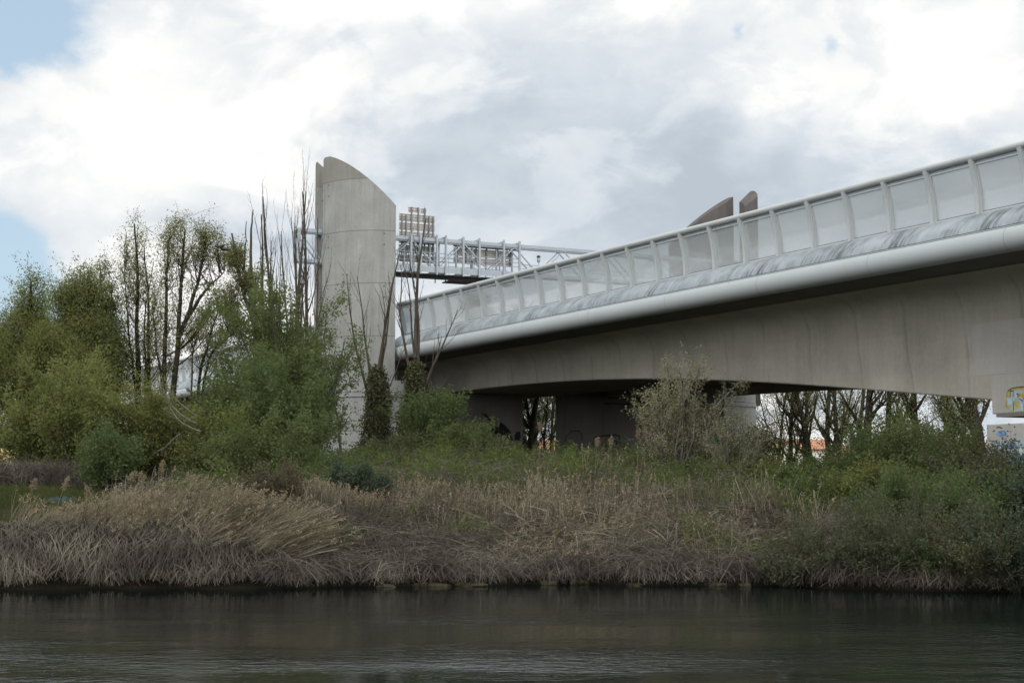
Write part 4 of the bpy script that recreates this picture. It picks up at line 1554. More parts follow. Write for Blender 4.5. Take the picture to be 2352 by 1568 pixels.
    shrub('willow_shrub', 645, 720, 82, 2.3, 'tall fresh green willow shrub left of the pylon foot', 'leaf_green', 18, 17, 0.17, P=dict(P_SHRUB, up=[0.05, 0.08, 0.0], lr=[0.40, 0.5]), group=GL)
    shrub('willow_shrub', 700, 735, 84, 1.5, 'upright green willow shrub touching the pylon edge', 'leaf_green', 10, 9, 0.16, P=dict(P_SHRUB, up=[0.06, 0.08, 0.0], lr=[0.36, 0.5]), group=GL)
    shrub('willow_shrub', 565, 850, 79, 2.4, 'dense green willow shrub left of the tall one', 'leaf_green', 16, 17, 0.17, group=GL)
    shrub('willow_shrub', 660, 870, 76, 2.0, 'rounded green willow shrub at the pylon foot', 'leaf_lush', 16, 17, 0.16, group=GL)
    shrub('willow_shrub', 470, 960, 72, 2.6, 'low yellow-green shrub under the fallen branches', 'leaf_willow_y', 14, 16, 0.15, group=GL)
    shrub('willow_shrub', 600, 965, 70, 2.8, 'low broad green shrub above the leaning reeds', 'leaf_green', 16, 16, 0.15, group=GL)
    shrub('willow_shrub', 320, 890, 73, 2.2, 'bright yellow-green shrub left of the fallen branches', 'leaf_willow_y', 14, 16, 0.16, group=GL)
    shrub('willow_shrub', 260, 990, 70, 1.8, 'dark low shrub in front of the yellow-green willow', 'leaf_lush', 12, 14, 0.15, group=GL)
    shrub('willow_shrub', 180, 860, 78, 3.0, 'green thicket under the broad yellow-green willow', 'leaf_willow', 14, 16, 0.17, group=GL)
    shrub('willow_shrub', 112, 900, 80, 1.9, 'olive thicket at the left edge above the grey hedge', 'leaf_willow', 14, 15, 0.17, group=GL)
    shrub('willow_shrub', 400, 940, 80, 2.4, 'shady brown-green shrub behind the fallen branches', 'leaf_ivy', 12, 14, 0.16, group=GL)

    # fallen bare limbs
    Y = 70
    b = base_at(470, Y)
    w0 = at(440, 985, Y) - b
    make_plant('fallen_branch', 'bleached fallen willow limbs curving up out of the shrubs', 'branch', b,
               [(w0 + np.array([0.4, 0, -0.1]), (-1, 0, 0.10), 2.6, 0.032, (0.02, 0, 0.13)), (w0 + np.array([0.2, 0.1, 0.25]), (-1, 0, 0.35), 2.9, 0.035, (0.05, 0, 0.12)),
                (w0 + np.array([0.3, 0.2, 0.5]), (-0.9, 0, 0.6), 2.3, 0.04, (0.02, 0, 0.05)), (w0 + np.array([-0.5, 0.1, -0.2]), (-0.8, 0, -0.5), 1.6, 0.025)],
               dict(levels=2, seg=[9, 5], wob=[0.09, 0.15], up=[0, 0.1], tip=[0.2, 0.4], n=[6], t0=[0.4], ang=[25], lr=[0.4], rr=[0.5]), M['bark_pale'], None)

    # ---- ivy-clad pollards in front of the pylon and bridge end
    for px, py, Y, lab, spec in [
        (868, 560, 92, 'ivy-clad pollard tree with bare shoots in front of the pylon',
         [((0, 0, 0), (-0.02, 0, 1), 0.42, 0.30), ((0, 0, 0.40), (0.03, 0, 1), 0.58, 0.13), ((0.1, 0, 0.40), (0.12, 0, 1), 0.45, 0.09), ((-0.1, 0, 0.35), (-0.22, 0.05, 1), 0.52, 0.09), ((-0.2, 0, 0.30), (-0.38, 0, 1), 0.58, 0.10, (0.022, 0, 0.0)), ((0.15, 0, 0.3), (0.40, 0, 1), 0.33, 0.06)]),
        (955, 452, 90, 'taller ivy-clad pollard tree with bare shoots at the bridge end',
         [((0, 0, 0), (0.01, 0, 1), 0.45, 0.32), ((0, 0, 0.42), (0.03, 0, 1), 0.50, 0.15), ((0, 0, 0.40), (-0.14, 0, 1), 0.40, 0.08), ((-0.15, 0, 0.32), (-0.20, 0, 1), 0.45, 0.10), ((0.1, 0, 0.40), (0.16, 0, 1), 0.42, 0.08, (0.0, 0, 0)), ((0.2, 0, 0.26), (0.42, 0, 1), 0.36, 0.10), ((0.2, 0, 0.22), (0.34, 0.1, 1), 0.30, 0.08), ((0.3, 0, 0.2), (0.5, 0, 0.6), 0.18, 0.03)])]:
        b = base_at(px, Y)
        H = top_h(px, py, Y)
        st = [(np.array([o[0], o[1], o[2] * H]), d, L * H, r, *rest) for (o, d, L, r, *rest) in spec]
        # ivy column round the trunk
        k = 16000
        top = 0.48 if px < 900 else 0.40
        zf = rng.uniform(0, 1, k) ** 1.1
        a = rng.uniform(0, 2 * np.pi, k)
        rad = np.interp(zf, [0, 0.15, 0.4, 0.7, 0.9, 1.0], [1.9, 1.5, 1.1, 0.8, 0.5, 0.2])
        rad = rad * (0.78 + 0.22 * np.sin(zf * 9 + 2.0 * np.cos(a + px)) + 0.22 * np.sin(3 * a + zf * 14) * np.cos(2 * a - zf * 5))
        rr = rad * rng.uniform(0.15, 1.0, k) ** 0.55 + np.abs(rng.normal(size=k)) * 0.10
        ex = b + rng.normal(size=(k, 3)) * 0.12 + np.stack([np.cos(a) * rr + 0.05 * np.sin(zf * 7), np.sin(a) * rr, zf * H * top], -1)
        make_plant('pollard_tree', lab, 'tree', b, st, dict(P_BARE, n=[7, 6], wob=[0.05, 0.08, 0.1], up=[0.05, 0.10, 0.1], t0=[0.35, 0.3], lr=[0.38, 0.3], levels=3, tp=0.8), M['bark_mid'], M['leaf_ivy'], (9,), 0, 0.1, 0.13, 0.7,
                   'ivy-clad pollards by the pylon', extra=ex)
    b = base_at(800, 96)
    H = top_h(785, 755, 96)
    make_plant('sapling', 'slim leaning sapling with a few leaves in front of the pale pylon base', 'tree', b, [((0, 0, 0), (-0.16, 0, 1), H, 0.10, (0.012, 0, 0.01))],
               dict(P_AIRY, levels=3, n=[14, 6], t0=[0.3, 0.2], lr=[0.26, 0.5], ang=[42, 40]), M['bark_mid'], M['leaf_green'], (1, 2), 5, 0.08, 0.14, 0.45)

    # ---- centre shrubs
    shrub('hawthorn_shrub', 1550, 850, 74, 2.0, 'pale budding shrub standing against the dark gap under the bridge', 'leaf_pale', 20, 8.5, 0.10, 'bark_pale', spread=0.10, P=dict(P_SHRUB, up=[0.03, 0.05, 0.02], lr=[0.38, 0.45]))
    shrub('hawthorn_shrub', 1675, 955, 72, 1.5, 'lower pale twiggy shrub right of the budding shrub', 'leaf_pale', 14, 8, 0.085, 'bark_pale', spread=0.10)
    shrub('evergreen_shrub', 805, 1085, 60, 0.95, 'small dark evergreen shrub among the dry reeds', 'leaf_dark', 22, 42, 0.095, 'bark_dark', spread=0.12)
    shrub('ivy_shrub', 1000, 925, 88, 1.6, 'bright green leafy shrub at the foot of the taller pollard', 'leaf_lush', 14, 18, 0.15)
    shrub('ivy_shrub', 1060, 975, 84, 1.6, 'low green shrub in front of the sprayed pier wall', 'leaf_green', 12, 15, 0.14)
    shrub('ivy_shrub', 1710, 985, 80, 1.6, 'dark ivy-like shrub against the far pylon base', 'leaf_dark', 14, 17, 0.15)
    shrub('ivy_shrub', 1660, 1015, 76, 1.3, 'dark green shrub between the pale shrubs', 'leaf_lush', 12, 14, 0.13)
    GS = 'scrub on the middle of the slope'
    for px, py, Y, wid, lab, leaf, sz in [
        (905, 1010, 80, 1.5, 'low olive scrub below the first ivy-clad pollard', 'leaf_ivy', 0.11), (1010, 1030, 77, 1.6, 'green scrub mound below the bright leafy shrub', 'leaf_green', 0.11),
        (1130, 1022, 78, 1.4, 'brown-green scrub below the sprayed pier wall', 'leaf_ivy', 0.11), (1225, 1050, 74, 1.3, 'dusky scrub under the tall pale plumed reed', 'leaf_brown', 0.10),
        (1320, 1062, 72, 1.3, 'low dark scrub below the outlined black letters', 'leaf_lush', 0.10), (1430, 1080, 69, 1.3, 'brown scrub left of the budding shrub foot', 'leaf_brown', 0.10),
        (1560, 1090, 67, 1.4, 'dark scrub at the foot of the budding shrub', 'leaf_ivy', 0.10), (1640, 1100, 66, 1.4, 'dark green scrub right of the budding shrub foot', 'leaf_dark', 0.10),
        (740, 1040, 74, 1.4, 'green scrub between the willow shrub and the evergreen', 'leaf_lush', 0.11), (1090, 1195, 57.5, 0.9, 'small green bramble bush below the middle reeds', 'leaf_lush', 0.09),
        (1380, 1170, 58.5, 1.0, 'brown bramble bush among the thin reeds', 'leaf_brown', 0.09), (930, 1215, 56.5, 0.9, 'brown bramble bush right of the grassy patch', 'leaf_brown', 0.09)]:
        shrub('scrub_bush', px, py, Y, wid, lab, leaf, 13, 13, sz, group=GS)
    shrub('ivy_shrub', 0, 930, 165, 6.0, 'dark distant thicket rising behind the ochre shed', 'leaf_brown', 22, 9, 0.30)
    # ---- right-hand shrubs
    GR = 'shrubs on the right bank'
    for px, py, Y, wid, lab, leaf, n, pm, sz in [
        (1775, 1062, 70, 2.0, 'yellow-green shrub beneath the red roofed houses', 'leaf_willow_y', 16, 18, 0.12),
        (1850, 1072, 68, 2.2, 'leafy green shrub below the white gabled house', 'leaf_lush', 18, 18, 0.12),
        (1950, 1040, 66, 2.4, 'leafy green shrub under the thick ivy-clad trunk', 'leaf_green', 20, 19, 0.12),
        (2060, 985, 63, 2.2, 'tall green shrub between the forked trunks and the pier', 'leaf_lush', 20, 19, 0.12),
        (2150, 985, 60, 2.2, 'tall mixed green shrub just left of the graffiti pier', 'leaf_green', 20, 19, 0.12),
        (2235, 1045, 57, 2.0, 'grey-green shrub in front of the graffiti pier', 'leaf_ivy', 20, 20, 0.115),
        (2320, 1090, 54, 2.1, 'dense grey-green shrub at the right edge of the frame', 'leaf_ivy', 22, 22, 0.115),
        (2420, 1085, 51.5, 2.2, 'dark shrub cut off by the right edge near the water', 'leaf_dark', 22, 20, 0.115),
        (1770, 1120, 64, 2.0, 'mid-height green shrub at the end of the reeds', 'leaf_green', 16, 17, 0.115),
        (1880, 1085, 61, 2.2, 'rounded green shrub halfway up the right bank', 'leaf_lush', 18, 18, 0.115),
        (2000, 1075, 58, 2.3, 'broad yellow-green shrub halfway down the right bank', 'leaf_willow_y', 20, 19, 0.115),
        (2120, 1080, 55, 2.2, 'dense green shrub above the largest osier', 'leaf_lush', 20, 20, 0.11),
        (2250, 1110, 52, 1.9, 'dusky green bush low on the right bank', 'leaf_lush', 20, 20, 0.11),
        (1830, 1160, 57, 1.7, 'low green bush above the dry brambles', 'leaf_green', 14, 15, 0.105),
        (1700, 1185, 57, 1.4, 'small bramble bush right of the fallen reeds', 'leaf_ivy', 14, 15, 0.10),
        (630, 1085, 58, 1.1, 'brownish twiggy bush between the leaning reeds and the evergreen', 'leaf_brown', 18, 18, 0.09)]:
        shrub('bank_shrub', px, py, Y, wid, lab, leaf, n, pm, sz, group=GR if px > 1000 else None)
    # sprays of willow osiers hanging over the water
    for px, py, Y, wid, lab, leaf in [(2080, 1130, 50.4, 2.6, 'grey-green osier spraying out over the right waterline', 'leaf_osier'), (1900, 1190, 51.6, 2.2, 'sparse osier with arching stems left of the larger one', 'leaf_osier'),
                                      (2220, 1190, 49.2, 2.1, 'low osier trailing bare twigs into the water', 'leaf_ivy'), (2350, 1180, 48.4, 1.8, 'shaded osier at the right edge by the water', 'leaf_dark'),
                                      (1810, 1262, 51.4, 1.3, 'small osier at the waterline where the dry brambles end', 'leaf_osier'), (2010, 1265, 50.3, 1.3, 'small pale osier dipping into the water below the yellow-green shrub', 'leaf_osier'), (2130, 1268, 49.6, 1.3, 'small osier between the larger ones at the waterline', 'leaf_lush')]:
        b = base_at(px, Y)
        H = max(1.3, top_h(px, py, Y))
        st = fan(70, wid / H * 1.2, H * 1.25, 0.02, wid * 0.3, (0, -0.3))
        make_plant('osier_shrub', lab, 'shrub', b, st, P_SPRAY, M['bark_mid'], M[leaf], (0, 1), 22, 0.07, 0.105, 0.38, 'osiers over the waterline', names=('stems', 'foliage'))

    # ---- trees beyond the bridge, seen under the deck
    GB = 'trees beyond the bridge'
    rr = np.random.default_rng(5)
    specs = [(1218, 141, 'bark_moss', 'mossy trunk left in the gap between the pier walls', 0, 0.36), (1237, 146, 'bark_dark', 'dark trunk in the middle of the gap between the pier walls', -0.12, 0.20), (1264, 150, 'bark_dark', 'slim trunk right in the gap between the pier walls', 0.02, 0.20),
             (1775, 132, 'bark_dark', 'slim leaning trunk just right of the far pylon base', 0.20, 0.15), (1812, 128, 'bark_dark', 'dark straight trunk above the left red roof', 0.0, 0.22), (1843, 134, 'bark_mid', 'brownish trunk left of the white gable', 0.06, 0.22),
             (1862, 126, 'bark_dark', 'dark trunk forking low beside the white gable', -0.1, 0.30), (1895, 130, 'bark_mid', 'thick pale-brown trunk right of the forked one', 0.0, 0.28), (1922, 126, 'bark_dark', 'dark trunk bending right above the roof end', -0.06, 0.26), (1948, 128, 'bark_mid', 'leaning trunk between the roof end and the ivy trunk', 0.28, 0.26),
             (1978, 122, 'bark_dark', 'thick ivy-clad trunk near the middle of the right gap', 0.03, 0.42), (2025, 124, 'bark_dark', 'dark bushy trunk right of the thick ivy trunk', 0.08, 0.30), (2098, 120, 'bark_dark', 'dark trunk standing alone in the bright gap', 0.04, 0.34), (2170, 118, 'bark_dark', 'wide V-forked trunk in the yellowish thicket', -0.1, 0.34),
             (2185, 122, 'bark_dark', 'right arm of the V-forked pair of trunks', 0.22, 0.30), (2252, 112, 'bark_dark', 'thick black trunk against the bearing block', -0.03, 0.5)]
    for px, Y, bk, lab, lean, r in specs:
        b = base_at(px, Y)
        H = rr.uniform(11.5, 15)
        r *= 1.05
        st = [((0, 0, 0), (lean, 0, 1), H, r)]
        if rr.uniform() < 0.55:
            st.append(((0, 0, 1.4), (lean + rr.choice([-0.35, 0.35]), 0, 1), H * 0.7, r * 0.6))
        make_plant('riverside_tree', lab, 'tree', b, st, dict(P_AIRY, t0=[0.12, 0.15, 0.1], n=[14, 6, 6], lr=[0.42, 0.45, 0.5], wob=[0.05, 0.13, 0.18, 0.22]), M[bk], M['leaf_alder'], (2, 3), 5.0 if px < 1300 else 14.0 if px < 1950 else 22.0, 0.34, 0.11, 0.5, GB, zmax=b[2] + 12)
    # ivy on three of the trunks is part of the mass behind: one tall poplar seen through the panes
    for px, py, Y, lab in [(1240, 640, 165, 'tall leafy tree seen dimly through the glass screens'), (1215, 690, 175, 'lower tree behind the glass screens')]:
        b = base_at(px, Y)
        H = top_h(px, py, Y)
        make_plant('riverside_tree', lab, 'tree', b, [((0, 0, 0), (0, 0, 1), H * 0.92, 0.4)], P_DENSE, M['bark_dark'], M['leaf_ivy'], (2, 3), 60, 0.5, 0.20, 0.6, GB)


build_trees()


# ------------------------------------------------------------------ ground cover: reeds, brambles, grass
def pxx(px, Y):
    return (px - 1176) / FPX / cp * Y


def ribbons(B, D, L, bend, w, n=5, taper=0.3):
    """B base (N,3), D unit direction, L length, bend (N,3) added per unit length squared"""
    t = np.linspace(0, 1, n)[None, :, None]
    P = B[:, None, :] + D[:, None, :] * (L[:, None, None] * t) + bend[:, None, :] * (L[:, None, None] * t ** 2)
    W = w[:, None] * (1 - (1 - taper) * np.linspace(0, 1, n)[None, :])
    s = np.cross(D, rng.normal(size=D.shape))
    s /= np.linalg.norm(s, axis=1, keepdims=True) + 1e-9
    s[:, 1] *= 0.35
    s /= np.linalg.norm(s, axis=1, keepdims=True) + 1e-9
    return P, W, s


def dirs(N, lean, jit):
    d = np.tile(np.array([lean[0], lean[1], 1.0]), (N, 1)) + rng.normal(size=(N, 3)) * np.array([jit, jit, 0.05])
    return d / np.linalg.norm(d, axis=1, keepdims=True)


def keep_above(P, zmin):
    """shorten drooping stems so that they end above zmin"""
    B = P[:, :1]
    low = P[:, :, 2].min(axis=1)
    zb = B[:, 0, 2]
    zmin = np.minimum(zmin, zb - 0.05)
    k = np.where(low < zmin, (zb - zmin) / np.maximum(zb - low, 1e-3), 1.0)
    return B + (P - B) * k[:, None, None]


def stuff(name, soup, mat, label):
    o = soup.obj(name, mat)
    tag(o, label, kind='stuff')
    return o


def build_cover():
    # --- standing dry reeds: centre band and leaning left clump
    S = Soup()
    PL = Soup()

    def reeds(N, xr, yr, hr, lean, jit, plume=0.4, w=(0.018, 0.040), clump=0.6):
        x = rng.uniform(*xr, N)
        y = rng.uniform(*yr, N)
        keep = (np.sin(x * 1.3 + 0.7 * y) + np.sin(x * 2.9 - y * 1.7) * 0.6 + rng.normal(size=N) * 0.8) > -clump
        x, y = x[keep], y[keep]
        N = len(x)
        B = np.stack([x, y, ground(x, y) - 0.05], -1)
        D = dirs(N, lean, jit)
        L = rng.uniform(*hr, N) * (0.85 + 0.2 * np.sin(x * 0.8 + y))
        bend = np.stack([lean[0] * 0.35 + rng.normal(size=N) * 0.08, rng.normal(size=N) * 0.08, -0.06 - rng.uniform(0, 0.12, N)], -1)
        P, W, s = ribbons(B, D, L, bend, rng.uniform(*w, N), 5, 0.5)
        S.add(*strips(P, W, s))
        # dead leaf blades along the stalk
        k = rng.uniform(size=N) < 0.8
        i0 = rng.integers(1, 4, k.sum())
        B2 = P[k][np.arange(k.sum()), i0]
        D2 = dirs(k.sum(), (lean[0] * 1.2, 0), 0.5)
        P2, W2, s2 = ribbons(B2, D2, rng.uniform(0.25, 0.6, k.sum()), np.stack([rng.normal(size=k.sum()) * 0.3, rng.normal(size=k.sum()) * 0.3, -rng.uniform(0.3, 0.9, k.sum())], -1), np.full(k.sum(), 0.022), 4, 0.1)
        S.add(*strips(P2, W2, s2))
        m = rng.uniform(size=N) < plume
        T = P[m][:, -1]
        dT = P[m][:, -1] - P[m][:, -2]
        dT /= np.linalg.norm(dT, axis=1, keepdims=True) + 1e-9
        for q in range(7):
            f = rng.uniform(-0.02, 0.20, m.sum())[:, None]
            C = T + dT * f + rng.normal(size=T.shape) * 0.022
            PL.add(*leaf_quads(C, 0.085, 0.5, 0, (0.2, 0, -0.4)))
    a = pxx
    reeds(2500, (a(850, 61), a(1290, 61)), (57.5, 63), (0.8, 1.75), (0.05, -0.02), 0.20, 0.30, clump=0.2)
    reeds(1500, (a(660, 59), a(860, 59)), (57, 61), (1.1, 1.6), (0.06, 0), 0.12, 0.30)
    reeds(1500, (a(1200, 61), a(1500, 61)), (57, 65), (1.0, 1.9), (0.06, 0), 0.18, 0.35, clump=0.2)
    reeds(650, (a(1450, 62), a(1760, 62)), (57, 65), (1.1, 2.0), (0.02, 0), 0.18, 0.25, clump=0.2)
    reeds(240, (a(1480, 55), a(1900, 55)), (52.5, 58), (0.9, 1.7), (0.02, 0), 0.2, 0.5)
    reeds(2500, (a(240, 54), a(640, 54)), (51.5, 57.0), (0.7, 1.95), (0.42, -0.05), 0.42, 0.45, clump=0.5)
    reeds(1500, (a(60, 54), a(340, 54)), (52, 57), (0.7, 1.4), (0.35, -0.05), 0.22, 0.25)
    reeds(900, (a(430, 52), a(660, 52)), (51, 53), (1.1, 2.1), (0.9, -0.2), 0.45, 0.35, clump=1.5)
    reeds(700, (a(1150, 53.5), a(1420, 53.5)), (53, 56.5), (0.8, 1.5), (0.3, -0.35), 0.6, 0.35)
    # few stragglers at the crest
    reeds(40, (a(1250, 68), a(1480, 68)), (65, 69), (1.4, 2.2), (0.1, 0), 0.12, 1.0)
    stuff('reed_bed', S, M['reed'], 'dry straw-coloured reeds standing on the bank')
    stuff('reed_plumes', PL, M['plume'], 'feathery seed heads of the dry reeds')

    # --- dead reeds hanging over the left bank edge
    S = Soup()
    N = 10500
    x = rng.uniform(a(-60, 51), a(690, 51), N)
    off = rng.uniform(-0.15, 2.2, N) ** 1.0
    y = bank_y(x) + off
    B = np.stack([x, y, np.maximum(ground(x, y), 0.35) + rng.uniform(-0.05, 0.25, N)], -1)
    D = np.stack([rng.normal(0.12, 0.48, N) + 0.35 * np.sin(x * 1.5 + 0.6) + 0.25 * np.sin(x * 3.7), -1 + rng.normal(size=N) * 0.3, rng.uniform(-0.15, 0.75, N)], -1)
    D /= np.linalg.norm(D, axis=1, keepdims=True)
    L = rng.uniform(0.8, 2.2, N) * (0.85 + 0.25 * np.sin(x * 2.3 + 1))
    bend = np.stack([rng.normal(0.02, 0.18, N), rng.uniform(-0.1, 0.35, N), -rng.uniform(0.45, 1.15, N)], -1)
    P, W, s = ribbons(B, D, L, bend, rng.uniform(0.016, 0.04, N), 7, 0.4)
    s = np.tile(np.array([[1.0, 0, 0]]), (N, 1)) + rng.normal(size=(N, 3)) * 0.4
    s /= np.linalg.norm(s, axis=1, keepdims=True)
    P = keep_above(P, 0.14 + 0.08 * np.sin(x * 2.1) + rng.uniform(0, 0.4, N))
    S.add(*strips(P, W, s))
    stuff('drooping_reeds', S, M['reed_grey'], 'dead grey reeds hanging down over the left bank edge')

    # --- dead bramble tangle on the centre and right bank
    S = Soup()
    N = 26000
    x = rng.uniform(a(650, 53), a(2400, 50), N)
    f = rng.uniform(0, 1, N) ** 1.3
    y = bank_y(x) + 0.0 + f * 8.5
    hump = 0.55 + 0.45 * np.sin(x * 0.9 + 1) * np.sin(y * 0.8)
    B = np.stack([x, y, np.maximum(ground(x, y), 0.25) + rng.uniform(0, 0.75, N) * hump + 0.03], -1)
    D = rng.normal(size=(N, 3)) * np.array([1.0, 0.7, 0.5]) + np.array([0, -0.45, 0.25])
    D /= np.linalg.norm(D, axis=1, keepdims=True)
    L = rng.uniform(0.4, 1.5, N)
    bend = np.stack([rng.normal(size=N) * 0.3, rng.normal(-0.1, 0.25, N), -rng.uniform(0.15, 0.8, N)], -1)
    P, W, s = ribbons(B, D, L, bend, rng.uniform(0.012, 0.028, N), 6, 0.5)
    P = keep_above(P, 0.06 + rng.uniform(0, 0.3, N))
    S.add(*strips(P, W, s))
    N = 9000
    x = rng.uniform(a(650, 52), a(2420, 49), N)
    y = bank_y(x) + rng.uniform(-0.25, 0.9, N)
    B = np.stack([x, y, np.maximum(ground(x, y), 0.12) + rng.uniform(0.15, 0.75, N)], -1)
    D = np.stack([rng.normal(size=N) * 0.7 + 0.3 * np.sin(x * 1.9), -0.7 + rng.normal(size=N) * 0.4, rng.uniform(-0.2, 0.5, N)], -1)
    D /= np.linalg.norm(D, axis=1, keepdims=True)
    P, W, s = ribbons(B, D, rng.uniform(0.4, 1.3, N), np.stack([rng.normal(size=N) * 0.25, rng.uniform(-0.1, 0.3, N), -rng.uniform(0.4, 1.2, N)], -1), rng.uniform(0.012, 0.026, N), 6, 0.5)
    P = keep_above(P, 0.05 + rng.uniform(0, 0.3, N))
    S.add(*strips(P, W, s))
    # the same stems running up through the undergrowth
    N = 19000
    x = rng.uniform(a(400, 70), a(1700, 70), N)
    y = rng.uniform(58, 84, N)
    B = np.stack([x, y, ground(x, y) + rng.uniform(0.2, 1.0, N)], -1)
    D = rng.normal(size=(N, 3)) * np.array([1.0, 0.6, 0.5]) + np.array([0, -0.2, 0.45])
    D /= np.linalg.norm(D, axis=1, keepdims=True)
    P, W, s = ribbons(B, D, rng.uniform(0.4, 1.3, N), np.stack([rng.normal(size=N) * 0.3, rng.normal(-0.1, 0.25, N), -rng.uniform(0.15, 0.8, N)], -1), rng.uniform(0.012, 0.028, N), 5, 0.5)
    S.add(*strips(P, W, s))
    stuff('bramble_tangle', S, M['bramble_twig'], 'dead bramble stems tangled over the bank')

    # --- fallen pale reed stems over the centre bank
    S = Soup()
    N = 520
    x = rng.uniform(a(1080, 54), a(1800, 54), N)
    y = bank_y(x) + rng.uniform(0.6, 5, N)
    B = np.stack([x, y, ground(x, y) + rng.uniform(0.3, 1.0, N)], -1)
    D = rng.normal(size=(N, 3)) * np.array([1.0, 0.5, 0.35]) + np.array([0.2, -0.2, 0.1])
    D /= np.linalg.norm(D, axis=1, keepdims=True)
    P, W, s = ribbons(B, D, rng.uniform(0.4, 1.5, N), np.stack([rng.normal(size=N) * 0.1, rng.normal(size=N) * 0.1, -rng.uniform(0.1, 0.7, N)], -1), rng.uniform(0.015, 0.032, N), 5, 0.5)
    S.add(*strips(P, W, s))
    stuff('fallen_reeds', S, M['reed'], 'broken pale reed stems lying across the brambles')

    # --- green undergrowth: brambles and herbs on the slope and crest
    S = Soup()

    def leaves(N, xr, yr, hr, size, thr=0.0, freq=0.9):
        x = rng.uniform(*xr, N)
        y = rng.uniform(*yr, N)
        k = (np.sin(x * freq + 0.6 * y + 1) + np.sin(x * freq * 2.3 - y * 0.9) * 0.7 + np.cos(y * 0.8 + x * 0.2) * 0.5 + rng.normal(size=N) * 0.5) > thr
        x, y = x[k], y[k]
        hump = 0.4 + 0.8 * np.sin(x * 1.1 + 2) * np.sin(y * 0.7 + 1) + 0.5 * np.sin(x * 2.7 + y * 1.9) + 0.35 * np.sin(x * 4.3 - y * 2.2)
        z = ground(x, y) + hr * np.clip(0.55 + 0.65 * hump, 0.10, 2.0) * rng.uniform(0.15, 1.0, len(x)) ** 0.6
        C = np.stack([x, y, z], -1) + rng.normal(size=(len(x), 3)) * 0.05
        S.add(*leaf_quads(C, size, 0.6, 0.8))
    leaves(120000, (a(720, 80), a(1560, 80)), (64, 92), 1.15, 0.11, -0.9)
    leaves(26000, (a(400, 66), a(820, 66)), (60, 76), 1.2, 0.11, -0.6)
    leaves(50000, (a(1480, 68), a(2400, 68)), (56, 80), 1.1, 0.11, -0.8)
    leaves(20000, (a(650, 57), a(1900, 57)), (54.5, 63), 0.6, 0.085, 0.75)
    leaves(12000, (a(1560, 55), a(2100, 55)), (52.0, 57), 0.9, 0.085, 0.3)
    leaves(5000, (a(680, 55), a(830, 55)), (53.5, 58), 0.3, 0.08, -0.5)
    leaves(30000, (-34, -10), (72, 96), 1.2, 0.14, -0.6)
    stuff('undergrowth', S, M['bramble_leaf'], 'green bramble and herb undergrowth covering the slope')

    # --- grey-brown twig hedge at the far left
    S = Soup()
    N = 14000
    x = rng.uniform(a(-120, 74), a(300, 74), N)
    y = rng.uniform(70.5, 76, N)
    B = np.stack([x, y, ground(x, y) + rng.uniform(0, 0.9, N)], -1)
    D = dirs(N, (0, -0.1), 0.6)
    P, W, s = ribbons(B, D, rng.uniform(0.4, 1.0, N), np.stack([rng.normal(size=N) * 0.3, rng.normal(size=N) * 0.2, -rng.uniform(0, 0.5, N)], -1), rng.uniform(0.014, 0.03, N), 4, 0.4)
    S.add(*strips(P, W, s))
    stuff('bramble_hedge', S, M['bramble_twig'], 'low grey-brown bramble hedge behind the left meadow')

    # --- grass on the left meadow
    S = Soup()
    N = 82000
    x = rng.uniform(-27, a(900, 66), N)
    y = rng.uniform(51.8, 71, N)
    k = (np.sin(x * 0.7 + y * 0.5) + np.sin(y * 1.3 - x * 0.3) * 0.6 + rng.normal(size=N) * 0.6) > -1.3
    x, y = np.concatenate([x[k], rng.normal(a(775, 55), 1.1, 6000)]), np.concatenate([y[k], rng.uniform(53.6, 57, 6000)])
    N = len(x)
    B = np.stack([x, y, ground(x, y) - 0.02], -1)
    P, W, s = ribbons(B, dirs(N, (0.1, 0), 0.35), rng.uniform(0.12, 0.42, N), np.stack([rng.normal(size=N) * 0.3, rng.normal(size=N) * 0.3, -rng.uniform(0, 0.4, N)], -1), rng.uniform(0.015, 0.03, N), 3, 0.2)
    S.add(*strips(P, W, s))
    stuff('grass', S, M['grass'], 'short green grass on the left meadow')


build_cover()


